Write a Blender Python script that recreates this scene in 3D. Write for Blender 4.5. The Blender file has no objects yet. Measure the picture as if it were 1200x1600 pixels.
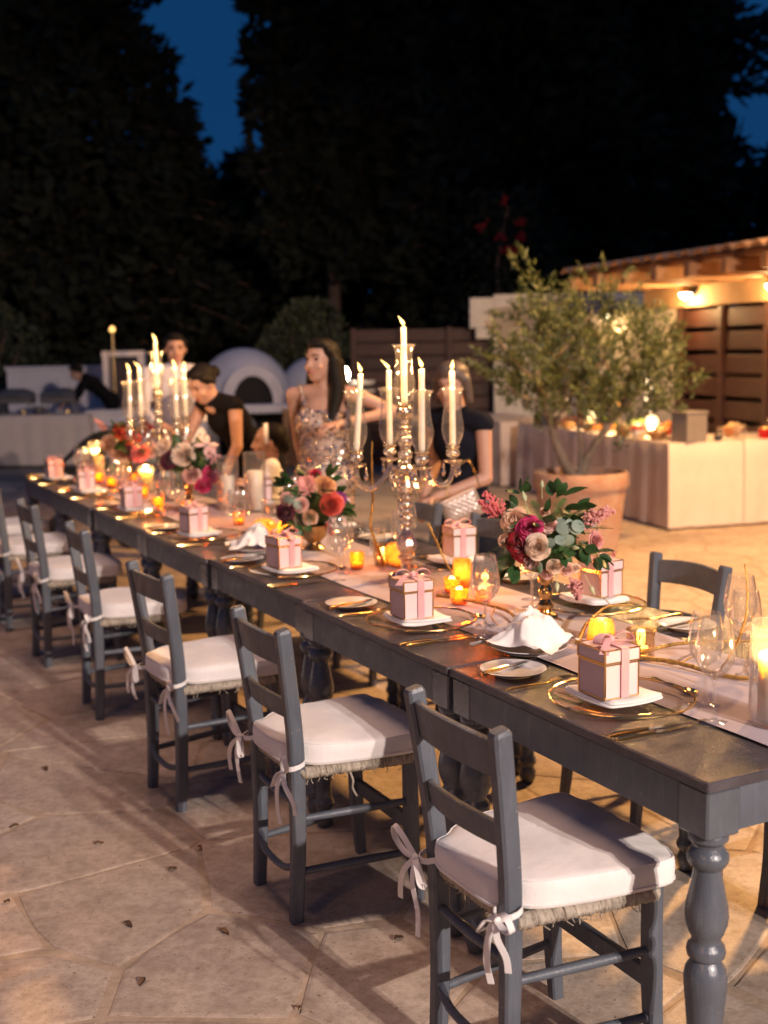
import bpy, bmesh, math, random
import numpy as np
from mathutils import Vector, Matrix, Euler, noise

R = math.radians
SC = bpy.context.scene
COL = SC.collection

# ---------------------------------------------------------------- camera, world, lights, exposure
PIT, ROLL, CAMH, FPX = .1339, -.0169, 1.544, 1840.0
cam_d = bpy.data.cameras.new('camera')
cam = bpy.data.objects.new('camera', cam_d); COL.objects.link(cam)
cam_d.sensor_fit = 'VERTICAL'; cam_d.sensor_height = 36; cam_d.sensor_width = 27
cam_d.lens = FPX / 1600 * 36
fw = Vector((0, math.cos(PIT), -math.sin(PIT))); up0 = Vector((0, math.sin(PIT), math.cos(PIT))); rt0 = Vector((1, 0, 0))
rt = math.cos(ROLL) * rt0 + math.sin(ROLL) * up0; up = -math.sin(ROLL) * rt0 + math.cos(ROLL) * up0
m = Matrix.Identity(4)
for i in range(3):
    m[i][0], m[i][1], m[i][2] = rt[i], up[i], -fw[i]
m.translation = (0, 0, CAMH); cam.matrix_world = m
cam_d.clip_start = .05; cam_d.clip_end = 500
cam_d.dof.use_dof = True; cam_d.dof.focus_distance = 2.8; cam_d.dof.aperture_fstop = 2.7
SC.camera = cam

w = bpy.data.worlds.new('World'); SC.world = w; w.use_nodes = True
wn = w.node_tree.nodes; wl = w.node_tree.links
bg = wn['Background']
tc = wn.new('ShaderNodeTexCoord'); sx = wn.new('ShaderNodeSeparateXYZ'); wl.new(tc.outputs['Generated'], sx.inputs[0])
sky = wn.new('ShaderNodeValToRGB'); sky.color_ramp.elements[0].position = 0.0; sky.color_ramp.elements[1].position = .75
sky.color_ramp.elements[0].color = (.0045, .034, .105, 1); sky.color_ramp.elements[1].color = (.0015, .026, .095, 1)   # blue hour, a little paler at the horizon
wl.new(sx.outputs[2], sky.inputs[0]); wl.new(sky.outputs[0], bg.inputs[0])
bg.inputs[1].default_value = 1.25

def lamp(name, loc, power, color, radius=.05, kind='POINT', target=None, cone=60, blend=.3, parent=None):
    d = bpy.data.lights.new(name, kind); d.energy = power; d.color = color
    d.shadow_soft_size = radius
    o = bpy.data.objects.new(name, d); COL.objects.link(o); o.location = loc
    if kind == 'SPOT':
        d.spot_size = R(cone); d.spot_blend = blend
        o.rotation_euler = (Vector(target) - Vector(loc)).to_track_quat('-Z', 'Y').to_euler()
    if parent: o.parent = parent
    return o
KEY = 6900
lamp('venue_floodlight', (5.6, -5.95, 4.55), KEY * .55, (1, .83, .73), .06, 'SPOT', (-.25, 4.2, .1), 66, .6)
lamp('venue_floodlight', (6.0, -5.75, 4.55), KEY * .45, (1, .84, .75), .06, 'SPOT', (-.25, 4.2, .1), 66, .6)
lamp('venue_lamp', (-4.6, -4.6, 4.4), 380, (1, .54, .32), 1.0, 'SPOT', (-.6, 4.0, .3), 75, .8)
lamp('added_overhead_fill', (-1.2, 4.2, 8.5), 980, (1, .60, .40), 1.6, 'SPOT', (-.7, 4.6, 0), 100, .9)  # unseen lamp added overhead to fill the shade on cushions and floor
lamp('added_warm_fill', (3.5, 7.2, 4.6), 2400, (1, .52, .17), .2, 'SPOT', (2.3, 7.2, 0), 116, .5)  # added lamp above the right-hand paving to warm the floor, not on the pergola

SC.view_settings.view_transform = 'Standard'; SC.view_settings.look = 'None'
SC.view_settings.gamma = 1; SC.view_settings.exposure = 0; SC.view_settings.use_curve_mapping = False
cy = SC.cycles
cy.use_denoising = True
try: cy.denoiser = 'OPENIMAGEDENOISE'
except Exception: pass
cy.max_bounces = 10; cy.transparent_max_bounces = 24; cy.transmission_bounces = 8; cy.glossy_bounces = 4; cy.diffuse_bounces = 3
cy.caustics_reflective = False; cy.caustics_refractive = False
cy.sample_clamp_indirect = 3; cy.sample_clamp_direct = 0
try: cy.use_light_tree = True
except Exception: pass

# ---------------------------------------------------------------- materials
MATS = {}
def newmat(name):
    mt = bpy.data.materials.new(name); mt.use_nodes = True
    MATS[name] = mt
    return mt, mt.node_tree.nodes, mt.node_tree.links
def N(nodes, t, **kw):
    n = nodes.new(t)
    for k, v in kw.items(): setattr(n, k, v)
    return n
def pbr(name, col, rough=.5, metal=0, var=.15, scale=20, bump=0, bscale=60, sss=0, coat=0, sheen=0, col2=None, rnd=0, world=False, stretch=None, spec=None, transl=0):
    mt, n, l = newmat(name); b = n['Principled BSDF']
    b.inputs['Roughness'].default_value = rough; b.inputs['Metallic'].default_value = metal
    if spec is not None: b.inputs['Specular IOR Level'].default_value = spec
    if coat: b.inputs['Coat Weight'].default_value = coat; b.inputs['Coat Roughness'].default_value = .12
    if sheen: b.inputs['Sheen Weight'].default_value = sheen
    if sss:
        b.inputs['Subsurface Weight'].default_value = sss; b.inputs['Subsurface Radius'].default_value = (1, .75, .5) if 'wax' in name else (1, .45, .2); b.inputs['Subsurface Scale'].default_value = .05 if 'wax' in name else .03
    if world:
        g = N(n, 'ShaderNodeNewGeometry'); vec = g.outputs['Position']
    else:
        g = N(n, 'ShaderNodeTexCoord'); vec = g.outputs['Object']
    if stretch:
        mp = N(n, 'ShaderNodeMapping'); mp.inputs['Scale'].default_value = stretch; l.new(vec, mp.inputs[0]); vec = mp.outputs[0]
    tx = N(n, 'ShaderNodeTexNoise'); tx.inputs['Scale'].default_value = scale; tx.inputs['Detail'].default_value = 5; tx.inputs['Roughness'].default_value = .65
    l.new(vec, tx.inputs['Vector'])
    rp = N(n, 'ShaderNodeValToRGB'); rp.color_ramp.elements[0].position = .3; rp.color_ramp.elements[1].position = .7
    c2 = col2 or tuple(min(1, c * (1 + var)) for c in col); c1 = tuple(c * (1 - var) for c in col) if not col2 else col
    rp.color_ramp.elements[0].color = (*c1, 1); rp.color_ramp.elements[1].color = (*c2, 1)
    l.new(tx.outputs['Fac'], rp.inputs[0]); out = rp.outputs[0]
    if rnd:
        oi = N(n, 'ShaderNodeObjectInfo'); hs = N(n, 'ShaderNodeHueSaturation')
        mr = N(n, 'ShaderNodeMapRange'); mr.inputs[3].default_value = 1 - rnd; mr.inputs[4].default_value = 1 + rnd
        l.new(oi.outputs['Random'], mr.inputs[0]); l.new(mr.outputs[0], hs.inputs['Value']); l.new(out, hs.inputs['Color']); out = hs.outputs[0]
    l.new(out, b.inputs['Base Color'])
    if bump:
        t2 = N(n, 'ShaderNodeTexNoise'); t2.inputs['Scale'].default_value = bscale; t2.inputs['Detail'].default_value = 4
        l.new(vec, t2.inputs['Vector'])
        bp = N(n, 'ShaderNodeBump'); bp.inputs['Strength'].default_value = bump; bp.inputs['Distance'].default_value = .01
        l.new(t2.outputs['Fac'], bp.inputs['Height']); l.new(bp.outputs[0], b.inputs['Normal'])
    if transl:
        tr = N(n, 'ShaderNodeBsdfTranslucent'); l.new(out, tr.inputs[0]); mx = N(n, 'ShaderNodeMixShader'); mx.inputs[0].default_value = transl
        l.new(b.outputs[0], mx.inputs[1]); l.new(tr.outputs[0], mx.inputs[2]); l.new(mx.outputs[0], n['Material Output'].inputs[0])
    return mt
def emit(name, col, s):
    mt, n, l = newmat(name); n.remove(n['Principled BSDF'])
    e = N(n, 'ShaderNodeEmission'); e.inputs[0].default_value = (*col, 1); e.inputs[1].default_value = s
    l.new(e.outputs[0], n['Material Output'].inputs[0]); return mt
def thin_glass(name, col=(.98, .98, .97), refl=.9, base=.06, rough=.03, transl=None, haze=0):
    if haze: transl = ((.9, .86, .8), haze)
    mt, n, l = newmat(name); n.remove(n['Principled BSDF'])
    t = N(n, 'ShaderNodeBsdfTransparent'); t.inputs[0].default_value = (*col, 1)
    g = N(n, 'ShaderNodeBsdfGlossy'); g.inputs['Roughness'].default_value = rough; g.inputs[0].default_value = (1, 1, 1, 1)
    lw = N(n, 'ShaderNodeLayerWeight'); lw.inputs[0].default_value = .5; f = N(n, 'ShaderNodeMath', operation='POWER'); f.inputs[1].default_value = 2.4; l.new(lw.outputs['Facing'], f.inputs[0])
    mr = N(n, 'ShaderNodeMapRange'); mr.inputs[1].default_value = 0; mr.inputs[2].default_value = 1; mr.inputs[3].default_value = base; mr.inputs[4].default_value = refl
    l.new(f.outputs[0], mr.inputs[0])
    under = t.outputs[0]
    if transl:
        ts = N(n, 'ShaderNodeBsdfTranslucent'); ts.inputs[0].default_value = (*transl[0], 1)
        df = N(n, 'ShaderNodeBsdfDiffuse'); df.inputs[0].default_value = (*transl[0], 1)
        a = N(n, 'ShaderNodeMixShader'); a.inputs[0].default_value = .3; l.new(ts.outputs[0], a.inputs[1]); l.new(df.outputs[0], a.inputs[2])
        b = N(n, 'ShaderNodeMixShader'); b.inputs[0].default_value = transl[1]; l.new(t.outputs[0], b.inputs[1]); l.new(a.outputs[0], b.inputs[2]); under = b.outputs[0]
    mx = N(n, 'ShaderNodeMixShader'); l.new(mr.outputs[0], mx.inputs[0]); l.new(under, mx.inputs[1]); l.new(g.outputs[0], mx.inputs[2])
    l.new(mx.outputs[0], n['Material Output'].inputs[0]); return mt
def crystal(name, col=(1, .93, .84), mixt=.35):
    mt, n, l = newmat(name); n.remove(n['Principled BSDF'])
    g = N(n, 'ShaderNodeBsdfGlass'); g.inputs['IOR'].default_value = 1.52; g.inputs['Roughness'].default_value = .015; g.inputs[0].default_value = (*col, 1)
    t = N(n, 'ShaderNodeBsdfTransparent'); t.inputs[0].default_value = (.95, .93, .9, 1)
    gl = N(n, 'ShaderNodeBsdfGlossy'); gl.inputs['Roughness'].default_value = .14; gl.inputs[0].default_value = (1, .90, .76, 1)
    mx = N(n, 'ShaderNodeMixShader'); mx.inputs[0].default_value = mixt; l.new(g.outputs[0], mx.inputs[1]); l.new(t.outputs[0], mx.inputs[2])
    ts = N(n, 'ShaderNodeBsdfTranslucent'); ts.inputs[0].default_value = (1, .93, .82, 1); m3 = N(n, 'ShaderNodeMixShader'); m3.inputs[0].default_value = .09; l.new(mx.outputs[0], m3.inputs[1]); l.new(ts.outputs[0], m3.inputs[2]); mx = m3
    m2 = N(n, 'ShaderNodeMixShader'); m2.inputs[0].default_value = .5; l.new(mx.outputs[0], m2.inputs[1]); l.new(gl.outputs[0], m2.inputs[2])
    l.new(m2.outputs[0], n['Material Output'].inputs[0]); return mt

def paint(name, col, rough, coat):
    mt, n, l = newmat(name); b = n['Principled BSDF']; b.inputs['Coat Weight'].default_value = coat; b.inputs['Coat Roughness'].default_value = .15
    tc_ = N(n, 'ShaderNodeTexCoord'); oi = N(n, 'ShaderNodeObjectInfo')
    ad = N(n, 'ShaderNodeVectorMath', operation='ADD'); l.new(tc_.outputs['Object'], ad.inputs[0])
    cb = N(n, 'ShaderNodeCombineXYZ'); ml = N(n, 'ShaderNodeMath', operation='MULTIPLY'); ml.inputs[1].default_value = 37; l.new(oi.outputs['Random'], ml.inputs[0])
    for q in range(3): l.new(ml.outputs[0], cb.inputs[q])
    l.new(cb.outputs[0], ad.inputs[1])
    def nz(sc, det, st=(1, 1, 1)):
        mp = N(n, 'ShaderNodeMapping'); mp.inputs['Scale'].default_value = st; l.new(ad.outputs[0], mp.inputs[0])
        t = N(n, 'ShaderNodeTexNoise'); t.inputs['Scale'].default_value = sc; t.inputs['Detail'].default_value = det; t.inputs['Roughness'].default_value = .65; l.new(mp.outputs[0], t.inputs['Vector']); return t.outputs['Fac']
    def rmp(f, a, c, ca, cc):
        r = N(n, 'ShaderNodeValToRGB'); r.color_ramp.elements[0].position = a; r.color_ramp.elements[1].position = c; r.color_ramp.elements[0].color = (*ca, 1); r.color_ramp.elements[1].color = (*cc, 1); l.new(f, r.inputs[0]); return r.outputs[0]
    def mix(f, a, c):
        mx = N(n, 'ShaderNodeMix', data_type='RGBA'); l.new(f, mx.inputs[0])
        for s_, q in ((6, a), (7, c)):
            if isinstance(q, tuple): mx.inputs[s_].default_value = (*q, 1)
            else: l.new(q, mx.inputs[s_])
        return mx.outputs[2]
    base = rmp(nz(7, 4), .3, .7, tuple(c * .82 for c in col), tuple(c * 1.14 for c in col))
    base = mix(rmp(nz(16, 6, (3, 3, .35)), .52, .70, (0, 0, 0), (.5, .5, .5)), base, tuple(c * 1.5 for c in col))
    base = mix(rmp(nz(75, 3), .70, .735, (0, 0, 0), (1, 1, 1)), base, (.30, .25, .20))
    base = mix(rmp(nz(3.5, 5), .58, .75, (0, 0, 0), (.35, .35, .35)), base, (.12, .095, .07))
    l.new(base, b.inputs['Base Color'])
    l.new(rmp(nz(22, 4), .3, .7, (rough * .75,) * 3, (rough * 1.35,) * 3), b.inputs['Roughness'])
    bp = N(n, 'ShaderNodeBump'); bp.inputs['Strength'].default_value = .22; bp.inputs['Distance'].default_value = .006; l.new(nz(70, 4, (3, 3, .22)), bp.inputs['Height']); l.new(bp.outputs[0], b.inputs['Normal'])
    return mt
PAINT = paint('slate_paint', (.088, .100, .122), .42, 0)
PAINT_GLOSS = paint('slate_paint_gloss', (.086, .098, .119), .26, .2)
def table_top_mat():
    mt = pbr('varnished_table_top', (.074, .066, .074), .17, var=.35, scale=6, bump=.4, bscale=190, stretch=(1, 2, 1))
    return mt
TOP = table_top_mat()
CUSH = pbr('white_cushion_cloth', (.74, .70, .68), .85, var=.07, scale=6, bump=.55, bscale=13, sheen=.2)
TIE = pbr('cushion_ribbon_cloth', (.76, .72, .70), .8, var=.05, scale=40)
RUSH = pbr('woven_rush', (.36, .31, .25), .8, var=.35, scale=60, bump=.4, bscale=200)
NAPK = pbr('white_napkin_cloth', (.80, .77, .75), .85, var=.03, scale=10, bump=.15, bscale=60)
RUNNER = pbr('lilac_runner_cloth', (.36, .29, .33), .85, var=.08, scale=12, bump=.2, bscale=400, sheen=.2)
CERAM = pbr('white_ceramic', (.80, .78, .76), .12, var=.02, scale=10, coat=.5)
GOLD = pbr('polished_gold', (.85, .56, .22), .18, 1, var=.08, scale=30)
DGOLD = pbr('aged_gold', (.62, .42, .2), .28, 1, var=.2, scale=30, bump=.1, bscale=40)
SILV = pbr('polished_steel', (.75, .73, .7), .2, 1, var=.05, scale=20)
BLACKH = pbr('dark_cutlery_handle', (.02, .018, .018), .3, var=.1, scale=20)
PINK = pbr('pale_pink_card', (.79, .56, .54), .55, var=.03, scale=20, bump=.05, bscale=300)
RIBB = pbr('pink_satin_ribbon', (.85, .48, .48), .4, var=.06, scale=30, sheen=.3, transl=.25)
WAX = pbr('ivory_wax', (.86, .77, .64), .45, var=.03, scale=10, sss=.7)
FLAME = emit('candle_flame', (1, .60, .17), 6.5)
GLASS = thin_glass('clear_thin_glass', (.99, .99, .985), base=.06, refl=.85, haze=.035)
GLASS_P = thin_glass('charger_glass', (.97, .95, .91), base=.06, refl=.6, haze=.06)
GLASSG = thin_glass('gold_tinted_glass', (.93, .84, .66), base=.08, refl=.8)
AMBER = thin_glass('amber_votive_glass', (.95, .50, .12), base=.05, refl=.6, rough=.08, transl=((.95, .42, .09), .26))
AMBERF = thin_glass('frosted_amber_glass', (.95, .62, .22), base=.04, refl=.5, rough=.2, transl=((.95, .52, .18), .6))
CRYS = crystal('cut_crystal')
WOODG = pbr('gilded_twig', (.42, .25, .07), .38, .55, var=.35, scale=60, bump=.6, bscale=120)
STONE = None

# ---------------------------------------------------------------- mesh helpers
class MB:
    def __init__(s): s.v = []; s.f = []; s.mi = []; s.cur = 0
    def add(s, vs, fs):
        o = len(s.v); s.v += [tuple(p) for p in vs]; s.f += [tuple(i + o for i in f) for f in fs]; s.mi += [s.cur] * len(fs)
        return s
    def box(s, c, d, rot=None, ch=0):
        x, y, z = (q / 2 for q in d)
        if ch:
            vs = []
            pr = [(-x + ch, -y), (x - ch, -y), (x, -y + ch), (x, y - ch), (x - ch, y), (-x + ch, y), (-x, y - ch), (-x, -y + ch)]
            for zz, k in ((-z, 1), (-z + ch, 0), (z - ch, 0), (z, 1)):
                for px, py in pr:
                    sx = (x - ch) / x if k else 1; sy = (y - ch) / y if k else 1
                    vs.append(Vector((px * sx, py * sy, zz)))
            fs = [tuple(range(7, -1, -1)), tuple(range(24, 32))]
            for r in range(3):
                for i in range(8): fs.append((r * 8 + i, r * 8 + (i + 1) % 8, r * 8 + 8 + (i + 1) % 8, r * 8 + 8 + i))
        else:
            vs = [Vector((a * x, b * y, e * z)) for e in (-1, 1) for a, b in ((-1, -1), (1, -1), (1, 1), (-1, 1))]
            fs = [(3, 2, 1, 0), (4, 5, 6, 7)] + [(i, (i + 1) % 4, 4 + (i + 1) % 4, 4 + i) for i in range(4)]
        if rot is not None:
            mt = Euler(rot).to_matrix(); vs = [mt @ q for q in vs]
        c = Vector(c); return s.add([q + c for q in vs], fs)
    def lathe(s, prof, seg=24, c=(0, 0, 0), sx=1, sy=1, cap=True, mat=None, ph=0):
        vs = []; n = len(prof)
        for r, z in prof:
            for i in range(seg):
                a = 2 * math.pi * i / seg + ph; vs.append(Vector((r * sx * math.cos(a), r * sy * math.sin(a), z)))
        fs = [(k * seg + i, k * seg + (i + 1) % seg, (k + 1) * seg + (i + 1) % seg, (k + 1) * seg + i) for k in range(n - 1) for i in range(seg)]
        if cap:
            if prof[0][0] > 1e-5: fs.append(tuple(range(seg - 1, -1, -1)))
            if prof[-1][0] > 1e-5: fs.append(tuple((n - 1) * seg + i for i in range(seg)))
        if mat is not None: vs = [mat @ q for q in vs]
        c = Vector(c); return s.add([q + c for q in vs], fs)
    def tube(s, pts, rad, seg=8, cap=True, flat=1.0):
        pts = [Vector(p) for p in pts]; n = len(pts)
        if not isinstance(rad, (list, tuple)): rad = [rad] * n
        vs = []; nrm = None
        for i, p in enumerate(pts):
            t = (pts[min(i + 1, n - 1)] - pts[max(i - 1, 0)])
            if t.length < 1e-9: t = Vector((0, 0, 1))
            t.normalize()
            if nrm is None:
                a = Vector((0, 0, 1)) if abs(t.z) < .9 else Vector((1, 0, 0)); nrm = (a - t * a.dot(t)).normalized()
            else: nrm = (nrm - t * nrm.dot(t)).normalized()
            b = t.cross(nrm)
            for k in range(seg):
                a = 2 * math.pi * k / seg; vs.append(p + (nrm * math.cos(a) + b * math.sin(a) * flat) * rad[i])
        fs = [(k * seg + i, k * seg + (i + 1) % seg, (k + 1) * seg + (i + 1) % seg, (k + 1) * seg + i) for k in range(n - 1) for i in range(seg)]
        if cap: fs += [tuple(range(seg - 1, -1, -1)), tuple((n - 1) * seg + i for i in range(seg))]
        return s.add(vs, fs)
    def sweep(s, pts, secs, xax=(1, 0, 0), ch=.25):
        """rectangular section (w along xax, d) swept along a mostly vertical or horizontal path, with chamfered corners"""
        pts = [Vector(p) for p in pts]; n = len(pts); xa = Vector(xax); vs = []
        for i, p in enumerate(pts):
            t = (pts[min(i + 1, n - 1)] - pts[max(i - 1, 0)]).normalized()
            x = (xa - t * xa.dot(t)).normalized(); y = t.cross(x); wv, d = secs[i]
            wv /= 2; d /= 2; c = min(wv, d) * ch * 2 if ch else 0
            for a, b in ((-wv + c, -d), (wv - c, -d), (wv, -d + c), (wv, d - c), (wv - c, d), (-wv + c, d), (-wv, d - c), (-wv, -d + c)):
                vs.append(p + x * a + y * b)
        fs = [(k * 8 + i, k * 8 + (i + 1) % 8, (k + 1) * 8 + (i + 1) % 8, (k + 1) * 8 + i) for k in range(n - 1) for i in range(8)]
        fs += [tuple(range(7, -1, -1)), tuple((n - 1) * 8 + i for i in range(8))]
        return s.add(vs, fs)
    def ribbon(s, pts, width, hint, thick=.0012):
        pts = [Vector(p) for p in pts]; n = len(pts); vs = []
        if not isinstance(width, (list, tuple)): width = [width] * n
        if not isinstance(hint, list): hint = [hint] * n
        for i, p in enumerate(pts):
            t = (pts[min(i + 1, n - 1)] - pts[max(i - 1, 0)]).normalized()
            h = Vector(hint[i]); wv = (h - t * h.dot(t))
            if wv.length < 1e-4: wv = t.orthogonal()
            wv.normalize(); nn = t.cross(wv)
            for a, b in ((-1, -1), (1, -1), (1, 1), (-1, 1)): vs.append(p + wv * a * width[i] / 2 + nn * b * thick)
        fs = [(k * 4 + i, k * 4 + (i + 1) % 4, (k + 1) * 4 + (i + 1) % 4, (k + 1) * 4 + i) for k in range(n - 1) for i in range(4)]
        fs += [(3, 2, 1, 0), tuple((n - 1) * 4 + i for i in range(4))]
        return s.add(vs, fs)
    def grid(s, nu, nv, fn, closed=False):
        vs = [fn(i / (nu - 1), j / (nv - 1)) for j in range(nv) for i in range(nu)]
        return s.add(vs, [(j * nu + i, j * nu + i + 1, (j + 1) * nu + i + 1, (j + 1) * nu + i) for j in range(nv - 1) for i in range(nu - 1)])
    def ell(s, c, r, seg=12, rings=8, mat=None):
        prof = [(max(1e-6, math.sin(math.pi * k / rings)), -math.cos(math.pi * k / rings)) for k in range(rings + 1)]
        M3 = (mat or Matrix.Identity(3)) @ Matrix.Diagonal(Vector(r))
        return s.lathe(prof, seg, c, mat=M3, cap=False)
    def prism(s, poly, z0, z1):
        n = len(poly)
        vs = [(x, y, z0) for x, y in poly] + [(x, y, z1) for x, y in poly]
        return s.add(vs, [tuple(range(n - 1, -1, -1)), tuple(range(n, 2 * n))] + [(i, (i + 1) % n, n + (i + 1) % n, n + i) for i in range(n)])
    def build(s, name, mats, parent=None, smooth=False, loc=None, kind=None):
        me = bpy.data.meshes.new(name); me.from_pydata(s.v, [], s.f)
        if not isinstance(mats, (list, tuple)): mats = [mats]
        for q in mats: me.materials.append(q)
        if len(mats) > 1: me.polygons.foreach_set('material_index', s.mi)
        if smooth:
            me.polygons.foreach_set('use_smooth', [True] * len(me.polygons))
            if smooth != 'all':
                try: me.set_sharp_from_angle(angle=R(smooth if not isinstance(smooth, bool) else 40))
                except Exception: pass
        me.update()
        return link(name, me, parent, loc, kind)
def link(name, me, parent=None, loc=None, kind=None):
    o = bpy.data.objects.new(name, me); COL.objects.link(o)
    if parent: o.parent = parent
    if loc is not None: o.location = loc
    if kind: o['kind'] = kind
    return o
def thing(name, label, cat, loc=(0, 0, 0), rz=0, group=None):
    o = bpy.data.objects.new(name, None); COL.objects.link(o); o.location = loc; o.rotation_euler = (0, 0, rz)
    o.empty_display_size = .05
    return tag(o, label, cat, group)
def tag(o, label, cat, group=None):
    o['label'] = label; o['category'] = cat
    if group: o['group'] = group
    return o
KIDS = {}
def copy_tree(o, loc, rz=None, label=None, parent=None, name=None):
    c = o.copy(); COL.objects.link(c)
    if parent is not None: c.parent = parent
    if loc is not None: c.location = loc
    if rz is not None: c.rotation_euler = (0, 0, rz)
    if label: c['label'] = label
    for ch in [q for q in o.children]: copy_tree(ch, None, None, None, c)
    return c
def catmull(pts, n=6):
    P = [Vector(p) for p in pts]; out = []
    for i in range(len(P) - 1):
        a, b, c, d = P[max(i - 1, 0)], P[i], P[i + 1], P[min(i + 2, len(P) - 1)]
        for k in range(n):
            t = k / n
            out.append(.5 * ((2 * b) + (c - a) * t + (2 * a - 5 * b + 4 * c - d) * t * t + (3 * b - 3 * c + d - a) * t ** 3))
    return out + [P[-1]]

# table frame: s runs down the row of tables from the near end, t across it
CX, CY, ANG, ZT = .589, 2.0755, .4774, .75
U = (-math.sin(ANG), math.cos(ANG)); V = (math.cos(ANG), math.sin(ANG))
def W(s, t, z=0): return Vector((CX + s * U[0] + t * V[0], CY + s * U[1] + t * V[1], z))
ORD = ['nearest', 'second', 'third', 'fourth', 'fifth', 'sixth', 'farthest']
TL, TW = .94, .90

# ---------------------------------------------------------------- ground and flagstones
def stone_mat():
    mt, n, l = newmat('limestone_flag'); b = n['Principled BSDF']; b.inputs['Roughness'].default_value = .62
    g = N(n, 'ShaderNodeNewGeometry'); oi = N(n, 'ShaderNodeObjectInfo')
    def nz(sc, det=5, ro=.6):
        t = N(n, 'ShaderNodeTexNoise'); t.inputs['Scale'].default_value = sc; t.inputs['Detail'].default_value = det; t.inputs['Roughness'].default_value = ro
        l.new(g.outputs['Position'], t.inputs['Vector']); return t.outputs['Fac']
    def ramp(f, a, b_, ca, cb):
        r = N(n, 'ShaderNodeValToRGB'); r.color_ramp.elements[0].position = a; r.color_ramp.elements[1].position = b_
        r.color_ramp.elements[0].color = ca; r.color_ramp.elements[1].color = cb; l.new(f, r.inputs[0]); return r.outputs[0]
    def mix(f, a, c, bt='MIX'):
        mx = N(n, 'ShaderNodeMix', data_type='RGBA', blend_type=bt)
        if isinstance(f, float): mx.inputs[0].default_value = f
        else: l.new(f, mx.inputs[0])
        for s_, q in ((6, a), (7, c)):
            if isinstance(q, tuple): mx.inputs[s_].default_value = q
            else: l.new(q, mx.inputs[s_])
        return mx.outputs[2]
    base = ramp(oi.outputs['Random'], 0, 1, (.50, .42, .35, 1), (.63, .54, .455, 1))
    base = mix(ramp(nz(2.2), .35, .7, (0, 0, 0, 1), (1, 1, 1, 1)), base, (.54, .43, .35, 1))
    cl = ramp(nz(9, 6, .7), .3, .75, (.55, .51, .48, 1), (1.12, 1.1, 1.08, 1)); base = mix(.8, base, cl, 'MULTIPLY')
    veins = ramp(nz(34, 8, .75), .40, .56, (.7, .66, .62, 1), (1, 1, 1, 1)); base = mix(.7, base, veins, 'MULTIPLY')
    st = ramp(nz(1.35, 7, .72), .52, .66, (0, 0, 0, 1), (1, 1, 1, 1)); base = mix(st, base, mix(.55, base, (.17, .11, .075, 1)))
    sp = ramp(nz(70, 3, .5), .66, .72, (0, 0, 0, 1), (1, 1, 1, 1)); base = mix(sp, base, (.16, .11, .08, 1))
    l.new(base, b.inputs['Base Color'])
    ro = ramp(nz(6), .3, .7, (.42, .42, .42, 1), (.75, .75, .75, 1)); l.new(ro, b.inputs['Roughness'])
    bp = N(n, 'ShaderNodeBump'); bp.inputs['Strength'].default_value = .35; bp.inputs['Distance'].default_value = .008
    ad = N(n, 'ShaderNodeMath', operation='ADD'); ml = N(n, 'ShaderNodeMath', operation='MULTIPLY'); ml.inputs[1].default_value = .35
    l.new(nz(120, 4), ml.inputs[0]); l.new(nz(14, 8, .7), ad.inputs[0]); l.new(ml.outputs[0], ad.inputs[1])
    l.new(ad.outputs[0], bp.inputs['Height']); l.new(bp.outputs[0], b.inputs['Normal'])
    return mt
STONE = stone_mat()
MORTAR = pbr('sandy_joint', (.40, .30, .215), .9, var=.35, scale=9, bump=.2, bscale=90, world=True)
gb = MB(); gb.add([(-220, -60, 0), (220, -60, 0), (220, 260, 0), (-220, 260, 0)], [(0, 1, 2, 3)])
SOIL = pbr('ground_earth', (.30, .235, .17), .9, var=.25, scale=1.2, bump=.5, bscale=30, world=True)
ground = gb.build('ground', SOIL, loc=(0, 0, -.016), kind='structure')
mb = MB(); mb.add([(-9, -4, 0), (7, -4, 0), (7, 15, 0), (-9, 15, 0)], [(0, 1, 2, 3)])
paving = mb.build('stone_terrace', MORTAR, loc=(0, 0, -.0035), kind='structure')
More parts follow.
